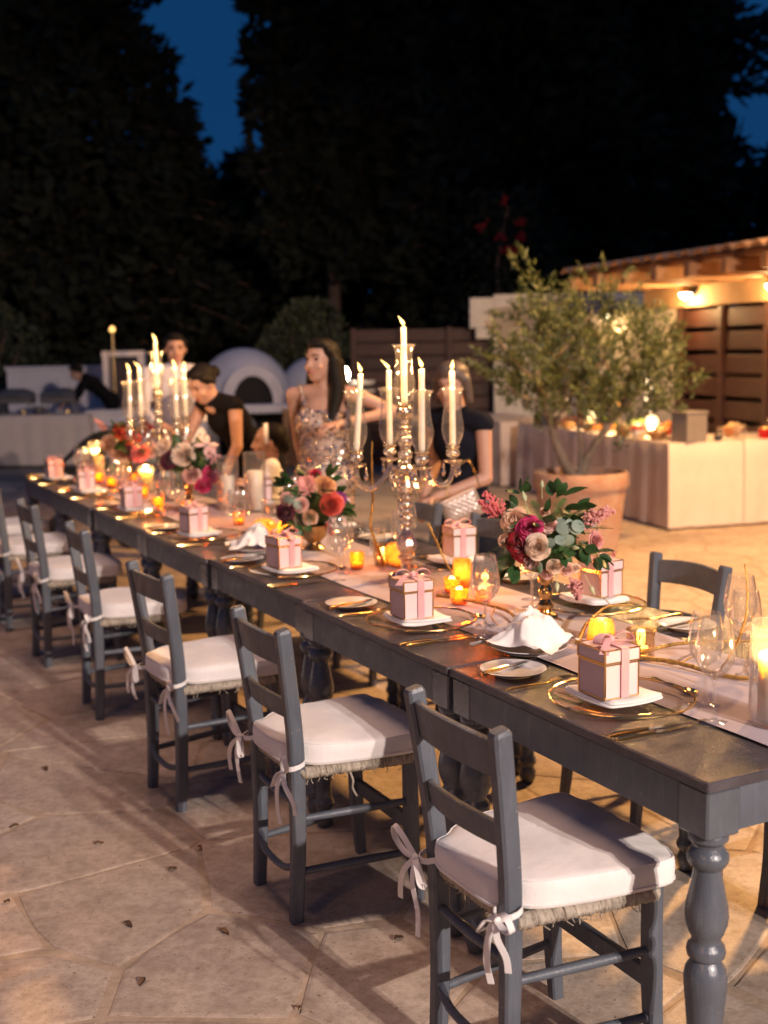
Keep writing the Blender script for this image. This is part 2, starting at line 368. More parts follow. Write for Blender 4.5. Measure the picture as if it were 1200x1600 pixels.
def flagstones():
    rng = random.Random(11); pts = []
    cs = .50
    for j in range(-8, 36):
        for i in range(-22, 20):
            if rng.random() < .12: continue
            pts.append((i * cs + (j % 2) * cs * .5 + rng.uniform(-.2, .2), j * cs * .86 + 1.0 + rng.uniform(-.18, .18)))
    def vis(x, y): return 1.2 < y < 14.5 and abs(x) < .33 * y + .75
    cells = []
    for k, (px, py) in enumerate(pts):
        if not vis(px, py): continue
        poly = [(px - 1, py - 1), (px + 1, py - 1), (px + 1, py + 1), (px - 1, py + 1)]
        for q, (qx, qy) in enumerate(pts):
            if q == k or abs(qx - px) > 1.6 or abs(qy - py) > 1.6: continue
            mx, my, nx, ny = (px + qx) / 2, (py + qy) / 2, qx - px, qy - py
            out = []
            for a in range(len(poly)):
                A, B = poly[a], poly[(a + 1) % len(poly)]
                da = (A[0] - mx) * nx + (A[1] - my) * ny; db = (B[0] - mx) * nx + (B[1] - my) * ny
                if da <= 0: out.append(A)
                if da * db < 0:
                    t = da / (da - db); out.append((A[0] + (B[0] - A[0]) * t, A[1] + (B[1] - A[1]) * t))
            poly = out
            if len(poly) < 3: break
        if len(poly) >= 3: cells.append((px, py, poly))
    cells.sort(key=lambda c: c[0] ** 2 + c[1] ** 2)
    rest = MB()
    for idx, (px, py, poly) in enumerate(cells):
        n = len(poly); cx = sum(p[0] for p in poly) / n; cyy = sum(p[1] for p in poly) / n
        ring = []
        step = .11 if cyy < 6 else .25
        for a in range(n):
            A, B = Vector((*poly[a], 0)), Vector((*poly[(a + 1) % n], 0)); L = (B - A).length
            k = max(1, int(L / step))
            for q in range(k):
                p = A.lerp(B, q / k); d = Vector((cx, cyy, 0)) - p; d.normalize()
                nz_ = noise.noise(Vector((p.x * 3.2, p.y * 3.2, idx * 7.3)))
                sh = .008 + .022 * nz_ + (.010 if q == 0 else 0)
                ring.append(p + d * max(.003, sh))
        n = len(ring); c = Vector((cx, cyy, 0)); h = rng.uniform(-.0006, .0006)
        vs = [p - Vector((0, 0, .02)) - c for p in ring] + [p - c + Vector((0, 0, -.0016 + h)) for p in ring] + \
             [(p - c) * (1 - .012 / max(.05, (p - c).length)) + Vector((0, 0, h)) for p in ring]
        fs = [(r * n + i, r * n + (i + 1) % n, (r + 1) * n + (i + 1) % n, (r + 1) * n + i) for r in (0, 1) for i in range(n)] + [tuple(2 * n + i for i in range(n))]
        if idx < 298:
            MB().add(vs, fs).build('flagstone', STONE, paving, loc=c + Vector((0, 0, .0035)))
        else: rest.add([v + c for v in vs], fs)
    if rest.v: rest.build('flagstone_paving', STONE, paving, loc=(0, 0, .0035), kind='stuff')
flagstones()
LEAFB = pbr('dry_leaf', (.13, .065, .03), .8, var=.4, scale=40, rnd=.4)
rng = random.Random(5)
for k, (x, y) in enumerate([(-.62, 2.75), (-.45, 3.0), (-.72, 3.05), (-1.1, 3.2), (-.95, 2.6), (-.80, 2.42), (-.50, 2.38), (-1.25, 3.75), (-.22, 2.62), (-.60, 3.55), (-.66, 3.4), (.02, 2.95), (-.93, 3.6), (-1.02, 2.45), (-.35, 2.25), (-1.3, 4.3)]):
    a = rng.uniform(.010, .019); b = MB()
    b.grid(5, 3, lambda u, v: Vector(((u - .5) * 2 * a, (v - .5) * a * 1.0 * math.sin(math.pi * (.08 + .84 * u)), .002 + .006 * (v - .5) ** 2 * 4 + .004 * math.sin(u * 5))))
    o = b.build('fallen_leaf', LEAFB, smooth=True, loc=(x, y, .001)); o.rotation_euler = (0, 0, rng.uniform(0, 6))
    tag(o, 'small curled brown leaf lying loose on the pale flagstones', 'leaf', 'fallen leaves on the flagstones')

# ---------------------------------------------------------------- dining tables
def make_table():
    t = thing('dining_table', 'x', 'table')
    b = MB(); b.box((TW / 2, TL / 2, .739), (TW, TL - .004, .022), ch=.003); b.build('table_top', TOP, t)
    def leg(x, y):
        b = MB(); b.box((x, y, .6795), (.082, .082, .095), ch=.004)
        b.build_leg = None
        prof = [(.020, .0), (.024, .004), (.029, .02), (.031, .04), (.025, .055), (.024, .062), (.031, .07), (.034, .08), (.031, .09), (.026, .10), (.027, .14), (.031, .20), (.037, .27), (.041, .315), (.042, .335), (.039, .355), (.031, .368), (.028, .375),
                (.036, .382), (.038, .392), (.036, .402), (.029, .410), (.028, .418), (.034, .430), (.040, .448), (.042, .465), (.040, .485), (.034, .515), (.028, .545), (.026, .558), (.034, .566), (.040, .577), (.040, .588), (.033, .598), (.029, .604), (.030, .610), (.038, .618), (.039, .628), (.036, .634)]
        b.lathe(prof, 24, (x, y, 0))
        b.build('leg', PAINT_GLOSS, t, smooth=35)
    for x in (.047, TW - .047):
        for y in (.05, TL - .05): leg(x, y)
    for x in (.0185, TW - .0185):
        b = MB(); b.box((x, TL / 2, .682), (.022, TL - .182, .088), ch=.002); b.build('apron', PAINT, t)
    for y in (.025, TL - .025):
        b = MB(); b.box((TW / 2, y, .682), (TW - .176, .022, .088), ch=.002); b.build('apron', PAINT, t)
    return t
tab0 = make_table()
joff = [0, -.004, .010, .0, .006, -.004, .004]
for k in range(7):
    lb = ['slate grey table at the near end of the row, nearest the lens',
          'second slate grey table from the near end, under the bouquet on the gold candlestick',
          'third slate grey table from the near end, under the nearer crystal candelabrum',
          'fourth slate grey table from the near end, under the bouquet with the coral rose',
          'fifth slate grey table from the near end, with unlit pillar candles on it',
          'sixth slate grey table from the near end, under the farther crystal candelabrum',
          'slate grey table at the far end of the row, beside the dark pushchair'][k]
    o = tab0 if k == 0 else copy_tree(tab0, (0, 0, 0))
    o.location = W(k * TL, joff[k], (k % 3) * .001); o.rotation_euler = (0, 0, ANG); o['label'] = lb; o['group'] = 'slate grey tables in one long row'

# runner
b = MB()
L_ = 7 * TL
def run(u, v):
    s = -.22 + u * (L_ + .10); t = .235 + v * .44 + .008 * math.sin(s * 2.1) * (1 if v > .5 else .6)
    z = .7545 + .0012 * math.sin(s * 9 + v * 5) + .001 * noise.noise(Vector((s * 4, v * 3, 0)))
    if s < 0: z = .7545 + s * 1.0 if s < -.02 else z; 
    if s < -.02: s = -.018 - .004 * math.sin(v * 9)
    return W(s, t, z)
b.grid(160, 12, run)
tag(b.build('table_runner', RUNNER, smooth=True), 'lilac grey cloth runner along the middle of the whole table row', 'table runner')

# ---------------------------------------------------------------- chairs
def bow(parent, sg, seed):
    rg = random.Random(seed); x0 = sg * .150; y0 = -.006; z0 = .452
    b = MB(); wd = .013
    # band round the post
    b.ribbon([Vector((x0 + .026 * math.cos(a), y0 + .03 * math.sin(a), z0 + .006 * math.sin(a))) for a in np.linspace(-.3, 2 * math.pi - .3, 13)], wd, (0, 0, 1))
    k = Vector((x0 + sg * .012, y0 - .036, z0 - .004))
    b.ell(k, (.011, .009, .009), 8, 6)
    j = lambda s_: rg.uniform(-s_, s_)
    # two loops
    for q, (dx, dz) in enumerate(((sg * (.055 + j(.01)), .045 + j(.02)), (-sg * (.045 + j(.012)), -.055 + j(.02)))):
        P = [k, k + Vector((dx * .5, -.012, dz * .5 + .012)), k + Vector((dx, -.018, dz + .004)), k + Vector((dx * 1.15, -.012, dz * .7 - .012)), k + Vector((dx * .6, -.006, dz * .3 - .014)), k]
        b.ribbon(catmull(P, 5), wd, (.15 * sg, 1, .35))
    for q, (dx, ln) in enumerate(((sg * (.07 + j(.025)), .11 + j(.03)), (-sg * (.01 + j(.015)), .15 + j(.035)))):
        P = [k, k + Vector((dx * .45, -.014, -ln * .28)), k + Vector((dx * .85, -.012 + j(.006), -ln * .65)), k + Vector((dx * 1.0 + j(.01), -.004, -ln))]
        b.ribbon(catmull(P, 5), wd, (1, .5 + j(.3), .2))
    b.build('cushion_tie', TIE, parent, smooth=50)
def chaikin(P, n=2):
    for _ in range(n):
        out = []
        for i in range(len(P)):
            a, c = P[i], P[(i + 1) % len(P)]
            out += [(a[0] * .75 + c[0] * .25, a[1] * .75 + c[1] * .25), (a[0] * .25 + c[0] * .75, a[1] * .25 + c[1] * .75)]
        P = out
    return P
def make_chair(seed):
    rg = random.Random(seed)
    t = thing('dining_chair', 'x', 'chair')
    for sg in (-1, 1):
        P = catmull([(sg * .136, -.006, 0), (sg * .138, .004, .2), (sg * .143, .004, .42), (sg * .150, -.004, .56), (sg * .168, -.036, .822)], 5)
        n = len(P); sec = [(.031 + .004 * min(1, i / 8), .034 + .007 * min(1, i / 8)) for i in range(n)]
        P.append(P[-1] + Vector((sg * .0004, -.002, .008))); sec.append((.030, .032))
        b = MB(); b.sweep(P, sec, ch=.16); b.build('back_post', PAINT, t)
    for sg in (-1, 1):
        P = catmull([(sg * .186, .352, 0), (sg * .180, .338, .14), (sg * .178, .334, .30), (sg * .178, .334, .445)], 4)
        b = MB(); b.sweep(P, [(.028 + .008 * min(1, i / 6), .030 + .008 * min(1, i / 6)) for i in range(len(P))], ch=.14); b.build('leg', PAINT, t)
    def xat(z): return .150 + (.168 - .150) * (z - .56) / .26
    def yat(z): return -.004 - .032 * (z - .56) / .26
    for zc, h, th in ((.768, .082, .017), (.606, .056, .016)):
        b = MB(); n = 13; vs = []
        for i in range(n):
            u = -1 + 2 * i / (n - 1); x = u * (xat(zc) - .006); yb = yat(zc) - .030 * (1 - u * u) * .8
            top = zc + h / 2 + .010 * (1 - u * u) - .004; bot = zc - h / 2 + .007 * (1 - u * u)
            sl = -.17
            for (yy, zz) in ((-th / 2, bot), (th / 2, bot), (th / 2, top - .002), (th / 4, top), (-th / 4, top), (-th / 2, top - .002)):
                vs.append((x, yb + yy + (zz - zc) * sl, zz))
        fs = [(k * 6 + i, k * 6 + (i + 1) % 6, (k + 1) * 6 + (i + 1) % 6, (k + 1) * 6 + i) for k in range(n - 1) for i in range(6)] + [(5, 4, 3, 2, 1, 0), tuple((n - 1) * 6 + i for i in range(6))]
        b.add(vs, fs); b.build('backrest_slat', PAINT, t, smooth=30)
    for sg in (-1, 1):
        for z in (.142, .292):
            b = MB(); b.tube([(sg * .139, .012, z), (sg * .16, .17, z + .003), (sg * .180, .33, z + .005)], [.010, .012, .010], 9); b.build('stretcher', PAINT, t, smooth=50)
    b = MB(); b.tube([(-.138, .003, .335), (0, .0, .335), (.138, .003, .335)], [.010, .013, .010], 9); b.build('stretcher', PAINT, t, smooth=50)
    b = MB(); b.tube(catmull([(-.137, .002, .165), (-.07, -.012, .135), (.07, -.012, .135), (.137, .002, .165)], 4), .010, 9); b.build('stretcher', PAINT, t, smooth=50)
    b = MB(); b.box((0, .338, .225), (.335, .018, .046), ch=.003); b.build('front_rail', PAINT, t)
    # rush seat: four ripple-wrapped edges round a woven slab
    b = MB(); co = [(-.150, .012), (.150, .012), (.186, .338), (-.186, .338)]
    for i in range(4):
        A, B = Vector((*co[i], .424)), Vector((*co[(i + 1) % 4], .424)); n = int((B - A).length / .0042)
        for k in range(0, 1):
            P = [A.lerp(B, q / n) + Vector((0, 0, rg.uniform(-.0012, .0012))) for q in range(n + 1)]
            b.tube(P, [(.0185 if q % 2 else .0155) + rg.uniform(-.0012, .0012) for q in range(n + 1)], 8)
    cxx, cyy = 0, .18
    b.add([(p[0], p[1], .436) for p in co] + [(p[0], p[1], .412) for p in co] + [(cxx, cyy, .430), (cxx, cyy, .416)],
          [(0, 1, 8), (1, 2, 8), (2, 3, 8), (3, 0, 8), (5, 4, 9), (6, 5, 9), (7, 6, 9), (4, 7, 9)])
    # loose straw ends under the rim
    for q in range(46):
        u = rg.random(); i = rg.choice((0, 1, 3)); A, B = Vector((*co[i], .408)), Vector((*co[(i + 1) % 4], .408)); p = A.lerp(B, u)
        b.tube([p, p + Vector((rg.uniform(-.006, .006), rg.uniform(-.006, .006), -.008)), p + Vector((rg.uniform(-.012, .012), rg.uniform(-.012, .012), -.014))], .0012, 4)
    b.build('rush_seat', RUSH, t, smooth=60)
    # cushion
    half = [(0, -.026), (.085, -.028), (.122, -.018), (.132, .022), (.168, .055), (.196, .19), (.212, .345), (.196, .385), (.10, .400), (0, .402)]
    out = half + [(-x, y) for x, y in reversed(half[1:-1])]
    out = chaikin(out, 2); n = len(out); cx, cyy = 0, .19
    rings = [(.0, .30), (.0, .96), (.004, .995), (.012, 1.0), (.036, 1.008), (.054, 1.0), (.0585, .985), (.061, .96), (.0635, .92), (.0655, .87), (.0675, .81), (.069, .74), (.0705, .66), (.072, .57), (.073, .47), (.0735, .36), (.074, .24), (.074, .1)]
    vs = []
    for z, k in rings:
        for x, y in out:
            xx, yy = cx + (x - cx) * k, cyy + (y - cyy) * k
            dz = .004 * noise.noise(Vector((xx * 9 + seed, yy * 9, z * 10))) * (1 if z > .03 else .3) + (.006 * noise.noise(Vector((xx * 5 + seed, yy * 5, 3))) if z > .058 else 0)
            if z > .058:
                dz += .007 * noise.noise(Vector((xx * 3.5 + seed * 3, yy * 3.5, 8))) - .006 * math.exp(-((yy - .20 - .03 * noise.noise(Vector((xx * 6, seed, 1)))) / .010) ** 2) * (.5 + .5 * noise.noise(Vector((xx * 5, seed, 4)))) * 1.5
                dz += .0022 * math.sin(xx * 95 + 3 * noise.noise(Vector((xx * 9, yy * 9, seed)))) * max(0, min(1, (yy - .24) / .1)) * (1 if k > .6 else k / .6)
            vs.append((xx, yy, .441 + z + dz))
    m_ = len(rings); fs = [(r * n + i, r * n + (i + 1) % n, (r + 1) * n + (i + 1) % n, (r + 1) * n + i) for r in range(m_ - 1) for i in range(n)] + [tuple((m_ - 1) * n + i for i in range(n)), tuple(range(n - 1, -1, -1))]
    b = MB(); b.add(vs, fs); cu = b.build('cushion', CUSH, t, smooth='all')
    b = MB()
    for r in (3, 6):
        P = [Vector(vs[r * n + i]) for i in range(n)]; P = [Vector((cx + (p.x - cx) * 1.004, cyy + (p.y - cyy) * 1.004, p.z)) for p in P]
        b.tube(P + P[:2], .0022, 6)
    b.build('piping', CUSH, cu, smooth=True)
    for sg in (-1, 1): bow(t, sg, seed * 7 + sg)
    return t
chairs = [make_chair(s) for s in (3, 8, 14)]
used = set()
def place_chair(k, loc, rz, label, group):
    src = chairs[k % 3]
    if k % 3 not in used: used.add(k % 3); o = src; o.location = loc; o.rotation_euler = (0, 0, rz); o['label'] = label
    else: o = copy_tree(src, loc, rz, label)
    o['group'] = group
LS = [(.420, -.257, 0), (1.400, -.296, 0), (2.33, -.335, .07), (3.50, -.31, -.03), (4.50, -.33, .02), (5.42, -.35, -.04), (6.25, -.34, .05)]
for k, (s, t, a) in enumerate(LS):
    nm = ['slate grey chair with white cushion in the front foreground at the near table end',
          'second cushioned grey chair from the near end, left side, loose straw under its seat',
          'third cushioned grey chair from the near end on the left side',
          'fourth cushioned grey chair from the near end on the left side',
          'fifth cushioned grey chair from the near end on the left side',
          'sixth cushioned grey chair from the near end on the left side',
          'last cushioned grey chair at the far end of the left side'][k]
    place_chair(k, W(s, t), ANG - math.pi / 2 + a, nm, 'cushioned slate grey chairs along the table')
for k, (s, t, a) in enumerate([(.52, 1.225, 0), (1.47, 1.235, .02), (2.72, 1.25, -.03), (3.42, 1.27, .04), (4.74, 1.24, 0), (5.3, 1.25, .03)]):
    nm = ['grey chair on the right side of the near table, only a leg in view',
          'grey chair back behind the two pairs of wine glasses, right side',
          'third grey chair along the right side, behind the bouquet',
          'grey chair on the right side under the quilted handbag',
          'grey chair on the right side where the toddler sits',
          'grey chair on the right side in front of the waitress in black'][k]
    place_chair(k + 1, W(s, t), ANG + math.pi / 2 + a, nm, 'cushioned slate grey chairs along the table')
# dangling strand of rush under the second chair
b = MB(); b.tube(catmull([(0, 0, 0), (.004, .01, -.03), (-.004, .012, -.055), (.006, .02, -.078)], 4), [.003] * 12 + [.002], 6)
sec = [o for o in COL.objects if o.get('label', '').startswith('second cushioned')][0]
b.build('loose_straw', RUSH, sec, smooth=True, loc=(.165, .15, .415))

# ---------------------------------------------------------------- place settings
def make_charger():
    t = thing('charger_plate', 'x', 'plate')
    b = MB(); b.lathe([(.1585, .0185), (.14, .0145), (.11, .0075), (.09, .0055), (.0, .0055)], 64, cap=False); b.build('glass_plate', GLASS_P, t, smooth=60)
    rg = random.Random(2); b = MB()
    ring = [Vector((.1615 * math.cos(a), .1615 * math.sin(a), .0185)) for a in np.linspace(0, 2 * math.pi, 73)]
    b.tube(ring, [.0028 + .0008 * math.sin(i * 1.7) for i in range(73)], 7, cap=False); b.build('gold_rim', GOLD, t, smooth=True)
    return t
def make_napkin(seed):
    b = MB(); rg = random.Random(seed)
    w_, h_ = .155, .165
    n = 10
    def top(u, v):
        x, y = (u - .5) * w_, (v - .5) * h_
        return Vector((x, y, .014 + .002 * noise.noise(Vector((x * 20 + seed, y * 20, 1)))))
    for lay, (sx, sy, dz, off) in enumerate(((1, 1, 0, 0), (.97, .96, .0045, .004), (.94, .98, .009, -.003))):
        ring = []
        X_, Y_, cc = w_ / 2 * sx, h_ / 2 * sy, .007
        out = [(-X_ + cc, -Y_ + off), (X_ - cc, -Y_ + off), (X_, -Y_ + cc + off), (X_, Y_ - cc + off), (X_ - cc, Y_ + off), (-X_ + cc, Y_ + off), (-X_, Y_ - cc + off), (-X_, -Y_ + cc + off)]
        fine = []
        for i in range(len(out)):
            a, c = Vector((*out[i], 0)), Vector((*out[(i + 1) % len(out)], 0))
            for k in range(5): fine.append(a.lerp(c, k / 5))
        m_ = len(fine); vs = []
        for z, k in ((0, .985), (.0008, 1.0), (.0036, 1.0), (.0044, .985), (.0046, .6)):
            for p in fine: vs.append((p.x * k, p.y * k, .0205 + dz + z + .004 * noise.noise(Vector((p.x * 11 + seed, p.y * 11, lay * .3))) + .16 * max(0, math.hypot(p.x, p.y) - .075)))
        b.add(vs, [(r * m_ + i, r * m_ + (i + 1) % m_, (r + 1) * m_ + (i + 1) % m_, (r + 1) * m_ + i) for r in range(4) for i in range(m_)] + [tuple(4 * m_ + i for i in range(m_)), tuple(range(m_ - 1, -1, -1))])
    return b.build('folded_napkin', NAPK, smooth=60)
def make_box(seed):
    rg = random.Random(seed); t = thing('gift_box', 'x', 'gift box')
    a, c = .090, .094; hb, hl = .078, .030
    b = MB(); b.box((0, 0, hb / 2), (a, c, hb)); b.build('box_body', PINK, t)
    b = MB(); b.box((0, 0, hb + .002 + hl / 2), (a + .004, c + .004, hl)); b.build('box_lid', PINK, t)
    b = MB(); e = .0016
    for sx in (-1, 1):
        for sy in (-1, 1):
            b.box((sx * a / 2, sy * c / 2, hb / 2), (e * 2, e * 2, hb)); b.box((sx * (a + .004) / 2, sy * (c + .004) / 2, hb + .002 + hl / 2), (e * 2, e * 2, hl + .001))
    for z, k in ((e * .6, 0), (hb - e, 0), (hb + .0035, .004), (hb + .002 + hl - e * .4, .004)):
        for sx in (-1, 1):
            b.box((sx * (a + k) / 2, 0, z), (e * 2, c + k - .003, e * 1.8)); b.box((0, sx * (c + k) / 2, z), (a + k - .003, e * 2, e * 1.8))
    b.build('gold_edging', GOLD, t)
    b = MB(); wd = .021; zt = hb + hl + .0045
    def band(ax):
        q = (a if ax else c) / 2 + .0042
        P = [(-q, .001), (-q, hb - .002), (-q - .0005, hb + .004), (-q, zt - .003), (-q + .004, zt), (0, zt + .001), (q - .004, zt), (q, zt - .003), (q + .0005, hb + .004), (q, hb - .002), (q, .001)]
        b.ribbon([Vector((p[0], .002, p[1])) if ax else Vector((.006, p[0], p[1])) for p in P], wd, (0, 1, 0) if ax else (1, 0, 0), .0006)
    band(0); b.build('ribbon', RIBB, t, smooth=40)
    b = MB(); k = Vector((.006, 0, zt + .009)); b.ell(k, (.010, .009, .009), 8, 6)
    for an in (rg.uniform(-.4, .4), math.pi + rg.uniform(-.4, .4)):
        d = Vector((math.cos(an), math.sin(an), 0)); s_ = Vector((-d.y, d.x, 0))
        b.ribbon(catmull([k, k + d * .024 + Vector((0, 0, .015)), k + d * .046 + Vector((0, 0, .010)), k + d * .048 + Vector((0, 0, -.004)), k + d * .022 + Vector((0, 0, -.004)), k], 5), [.006 + .016 * math.sin(math.pi * min(1, i / 25)) for i in range(26)], s_, .0005)
    for an in (rg.uniform(.6, 1.4), math.pi + rg.uniform(.4, 1.6)):
        d = Vector((math.cos(an), math.sin(an), 0)); s_ = Vector((-d.y, d.x, 0))
        ln = rg.uniform(.05, .085); wv = rg.uniform(.003, .008)
        b.ribbon(catmull([k, k + d * ln * .4 + Vector((0, 0, wv)), k + d * ln * .75 + Vector((0, 0, -.006)), k + d * ln + Vector((0, 0, -.012 - wv))], 6), [.008 + .014 * i / 18 for i in range(19)], s_, .0005)
    b.build('ribbon_bow', RIBB, t, smooth=50)
    return t
def make_bread_plate():
    b = MB(); b.lathe([(0, .003), (.045, .003), (.047, 0), (.050, 0), (.052, .004), (.07, .010), (.0815, .0145), (.0825, .016), (.081, .0165), (.069, .0125), (.052, .0075), (.03, .006), (0, .006)], 48, cap=False)
    return b.build('bread_plate', CERAM, smooth=50)
def knife(name):
    t = thing(name, 'x', 'knife'); b = MB()
    b.tube([(0, -.105, .005), (0, -.09, .006), (0, -.03, .0055), (0, -.005, .005)], [.004, .0062, .0055, .004], 8, flat=.7); b.build('handle', GOLD, t, smooth=True)
    b = MB(); b.grid(9, 3, lambda u, v: Vector(((v - .5) * .016 * (1 - .75 * max(0, u - .7) / .3) , -.004 + u * .115, .0045 + .0012 * (v - .5)))); b.grid(9, 3, lambda u, v: Vector(((v - .5) * .016 * (1 - .75 * max(0, u - .7) / .3), -.004 + u * .115, .0032)))
    b.build('blade', SILV, t, smooth=True); return t
def fork():
    t = thing('fork', 'x', 'fork'); b = MB()
    b.tube([(0, -.10, .004), (0, -.085, .006), (0, 0, .004), (0, .02, .004), (0, .035, .006)], [.003, .005, .0025, .003, .006], 8, flat=.8); b.build('handle', GOLD, t, smooth=True)
    b = MB(); b.ribbon([(0, .032, .007), (0, .05, .0085), (0, .06, .009)], [.012, .021, .022], (1, 0, 0))
    for x in (-.009, -.003, .003, .009): b.tube([(x, .058, .009), (x, .08, .011), (x, .098, .010)], [.0016, .0014, .0009], 5)
    b.build('tines', GOLD, t, smooth=True); return t
def spoon():
    t = thing('dessert_spoon', 'x', 'spoon'); b = MB()
    b.tube([(0, -.085, .004), (0, -.07, .0055), (0, .01, .004), (0, .035, .006)], [.003, .0045, .0022, .003], 8, flat=.8); b.build('handle', GOLD, t, smooth=True)
    b = MB(); M3 = Matrix.Identity(3)
    b.lathe([(.0005, .001), (.5, .0025), (.8, .006), (1, .0105), (.97, .0108), (.7, .006), (.4, .0035), (0.0005, .003)], 16, (0, .055, 0), sx=.0155, sy=.024, cap=False); b.build('bowl', GOLD, t, smooth=True); return t
def wine_glass(h=.228, rb=.0415, rr=.031):
    t = thing('wine_glass', 'x', 'glass')
    zb = h * .44
    out = [(.034, .0), (.035, .0012), (.034, .0022), (.020, .004), (.008, .0075), (.0045, .014), (.0036, .03), (.0036, zb - .022), (.0048, zb - .01), (.011, zb), (.024, zb + .010), (.034, zb + .022), (rb - .002, zb + .036), (rb, zb + .052), (rb - .001, zb + .07), (rb - .004, zb + .095), (rr + .001, h - .004), (rr, h)]
    inn = [(rr - .0011, h), (rb - .0052, zb + .095), (rb - .0022, zb + .07), (rb - .0012, zb + .052), (rb - .0034, zb + .037), (.0325, zb + .0235), (.022, zb + .0125), (.008, zb + .0045), (.0003, zb + .0035)]
    b = MB(); b.lathe([q for q in out[:10]], 28); b.build('stem', CRYS_C, t, smooth=60)
    b = MB(); b.lathe(out[9:] + inn, 36, cap=False); b.build('bowl', GLASS, t, smooth=70)
    return t
CRYS_C = thin_glass('glass_stem', (.99, .99, .985), base=.06, refl=.8, haze=.06)

charger0, plate0 = make_charger(), make_bread_plate()
knife0, fork0, spoon0, wine0, wine1 = knife('dinner_knife'), fork(), spoon(), wine_glass(), wine_glass(.212, .0385, .0295)
naps = [make_napkin(1), make_napkin(5)]; boxes = [make_box(1), make_box(4), make_box(9)]
first = set()
def put(src, loc, rz, label, group, cat=None):
    if src.name not in first: first.add(src.name); o = src; o.location = loc; o.rotation_euler = (0, 0, rz); o['label'] = label
    elif src.type == 'EMPTY': o = copy_tree(src, loc, rz, label)
    else:
        o = src.copy(); COL.objects.link(o); o.location = loc; o.rotation_euler = (0, 0, rz); o['label'] = label
    o['group'] = group
    if cat: o['category'] = cat
    return o
rg = random.Random(21)
BS = [.455, 1.36, 2.315, 3.33, 4.33, 5.30, 6.17]
Z0 = .752
def setting(side, k, s, box=True, full=True):
    f = 1 if side == 'left' else -1
    def T(ds, dt, z=Z0): return W(s + f * ds, (dt if f > 0 else TW - dt), z)
    rz = ANG if f > 0 else ANG + math.pi
    wh = f'{ORD[k]} {side} hand setting'
    j = lambda a: rg.uniform(-a, a)
    put(charger0, T(.02 + j(.01), .172), rz, f'glass charger plate with gold rim at the {wh}', 'gold rimmed glass charger plates')
    put(naps[k % 2], T(.01 + j(.01), .15, Z0 + .0), rz + j(.12), f'folded white napkin under the pink box at the {wh}', 'folded white napkins on the chargers', 'napkin')
    put(boxes[k % 3], T(.0, .125, Z0 + .0375), rz + j(.14), f'pale pink gift box with gold edges at the {wh}', 'pink gift boxes on the place settings')
    put(plate0, T(.36 + j(.02), .105), 0, f'small white bread plate at the {wh}', 'white bread plates', 'plate')
    put(knife0, T(.355 + j(.02), .105, Z0 + .011), rz - math.pi / 2 + .25 + j(.1), f'small butter knife on the bread plate at the {wh}', 'butter knives on the bread plates')
    for q in (0, 1):
        put(knife0, T(-.165 - q * .022 + j(.003), .105 + j(.006)), rz - math.pi / 2 + j(.03), f'one of two gold handled knives side by side at the {wh}', 'gold knives by the chargers')
    put(fork0, T(.235 + j(.006), .105), rz - math.pi / 2 + j(.05), f'gold fork between charger and bread plate at the {wh}', 'gold forks')
    put(spoon0, T(.06 + j(.02), .358), rz + .0 + math.pi + j(.1), f'gold dessert spoon above the charger at the {wh}', 'gold dessert spoons')
    put(wine0, T(-.185 + j(.008), .255), 0, f'larger wine glass nearest the charger at the {wh}', 'clear wine glasses')
    put(wine1, T(-.095 + j(.01), .325 + j(.008)), 0, f'slimmer wine glass set behind the larger one at the {wh}', 'clear wine glasses')
for k, s in enumerate(BS): setting('left', k, s)
for k, s in enumerate([.40, 1.32, 2.17, 3.25, 4.2]): setting('right', k, s)

# ---------------------------------------------------------------- candles and candelabra
CANDLE_W = 4.5
def flame(parent, p, h=.030, lean=(0, 0), light=True, power=1.0):
    prof = [(.0008, 0), (.0042, .10), (.0062, .26), (.0058, .42), (.0040, .62), (.0020, .82), (.0002, 1.0)]
    b = MB(); k = h / .030; vs0 = len(b.v)
    b.lathe([(r * k, z * h) for r, z in prof], 10, cap=False)
    b.v = [(x + lean[0] * (z / h) ** 1.6 * h, y + lean[1] * (z / h) ** 1.6 * h, z) for x, y, z in b.v]
    b.build('flame', FLAME, parent, smooth=True, loc=Vector(p) + Vector((0, 0, .005)))
    b = MB(); b.tube([(0, 0, -.002), (0, 0, .006), (.001, 0, .010)], .0009, 5); b.build('wick', BLACKH, parent, loc=p)
    if light: lamp('candle_light', Vector(p) + Vector((0, 0, .020)), CANDLE_W * power, (1, .50, .16), .012, parent=parent)
def taper(p, h, label, tilt=(0, 0), lean=(0, 0), group='ivory taper candles in the candelabra', power=1.0):
    t = thing('taper_candle', label, 'candle', p, 0, group)
    t.rotation_euler = (tilt[0], tilt[1], 0)
    b = MB(); b.lathe([(.0105, 0), (.0110, .01), (.0098, h - .012), (.0088, h - .004), (.0070, h - .001), (.003, h - .003)], 18); b.build('wax', WAX, t, smooth=50)
    flame(t, (0, 0, h), .033, lean, power=power)
    return t
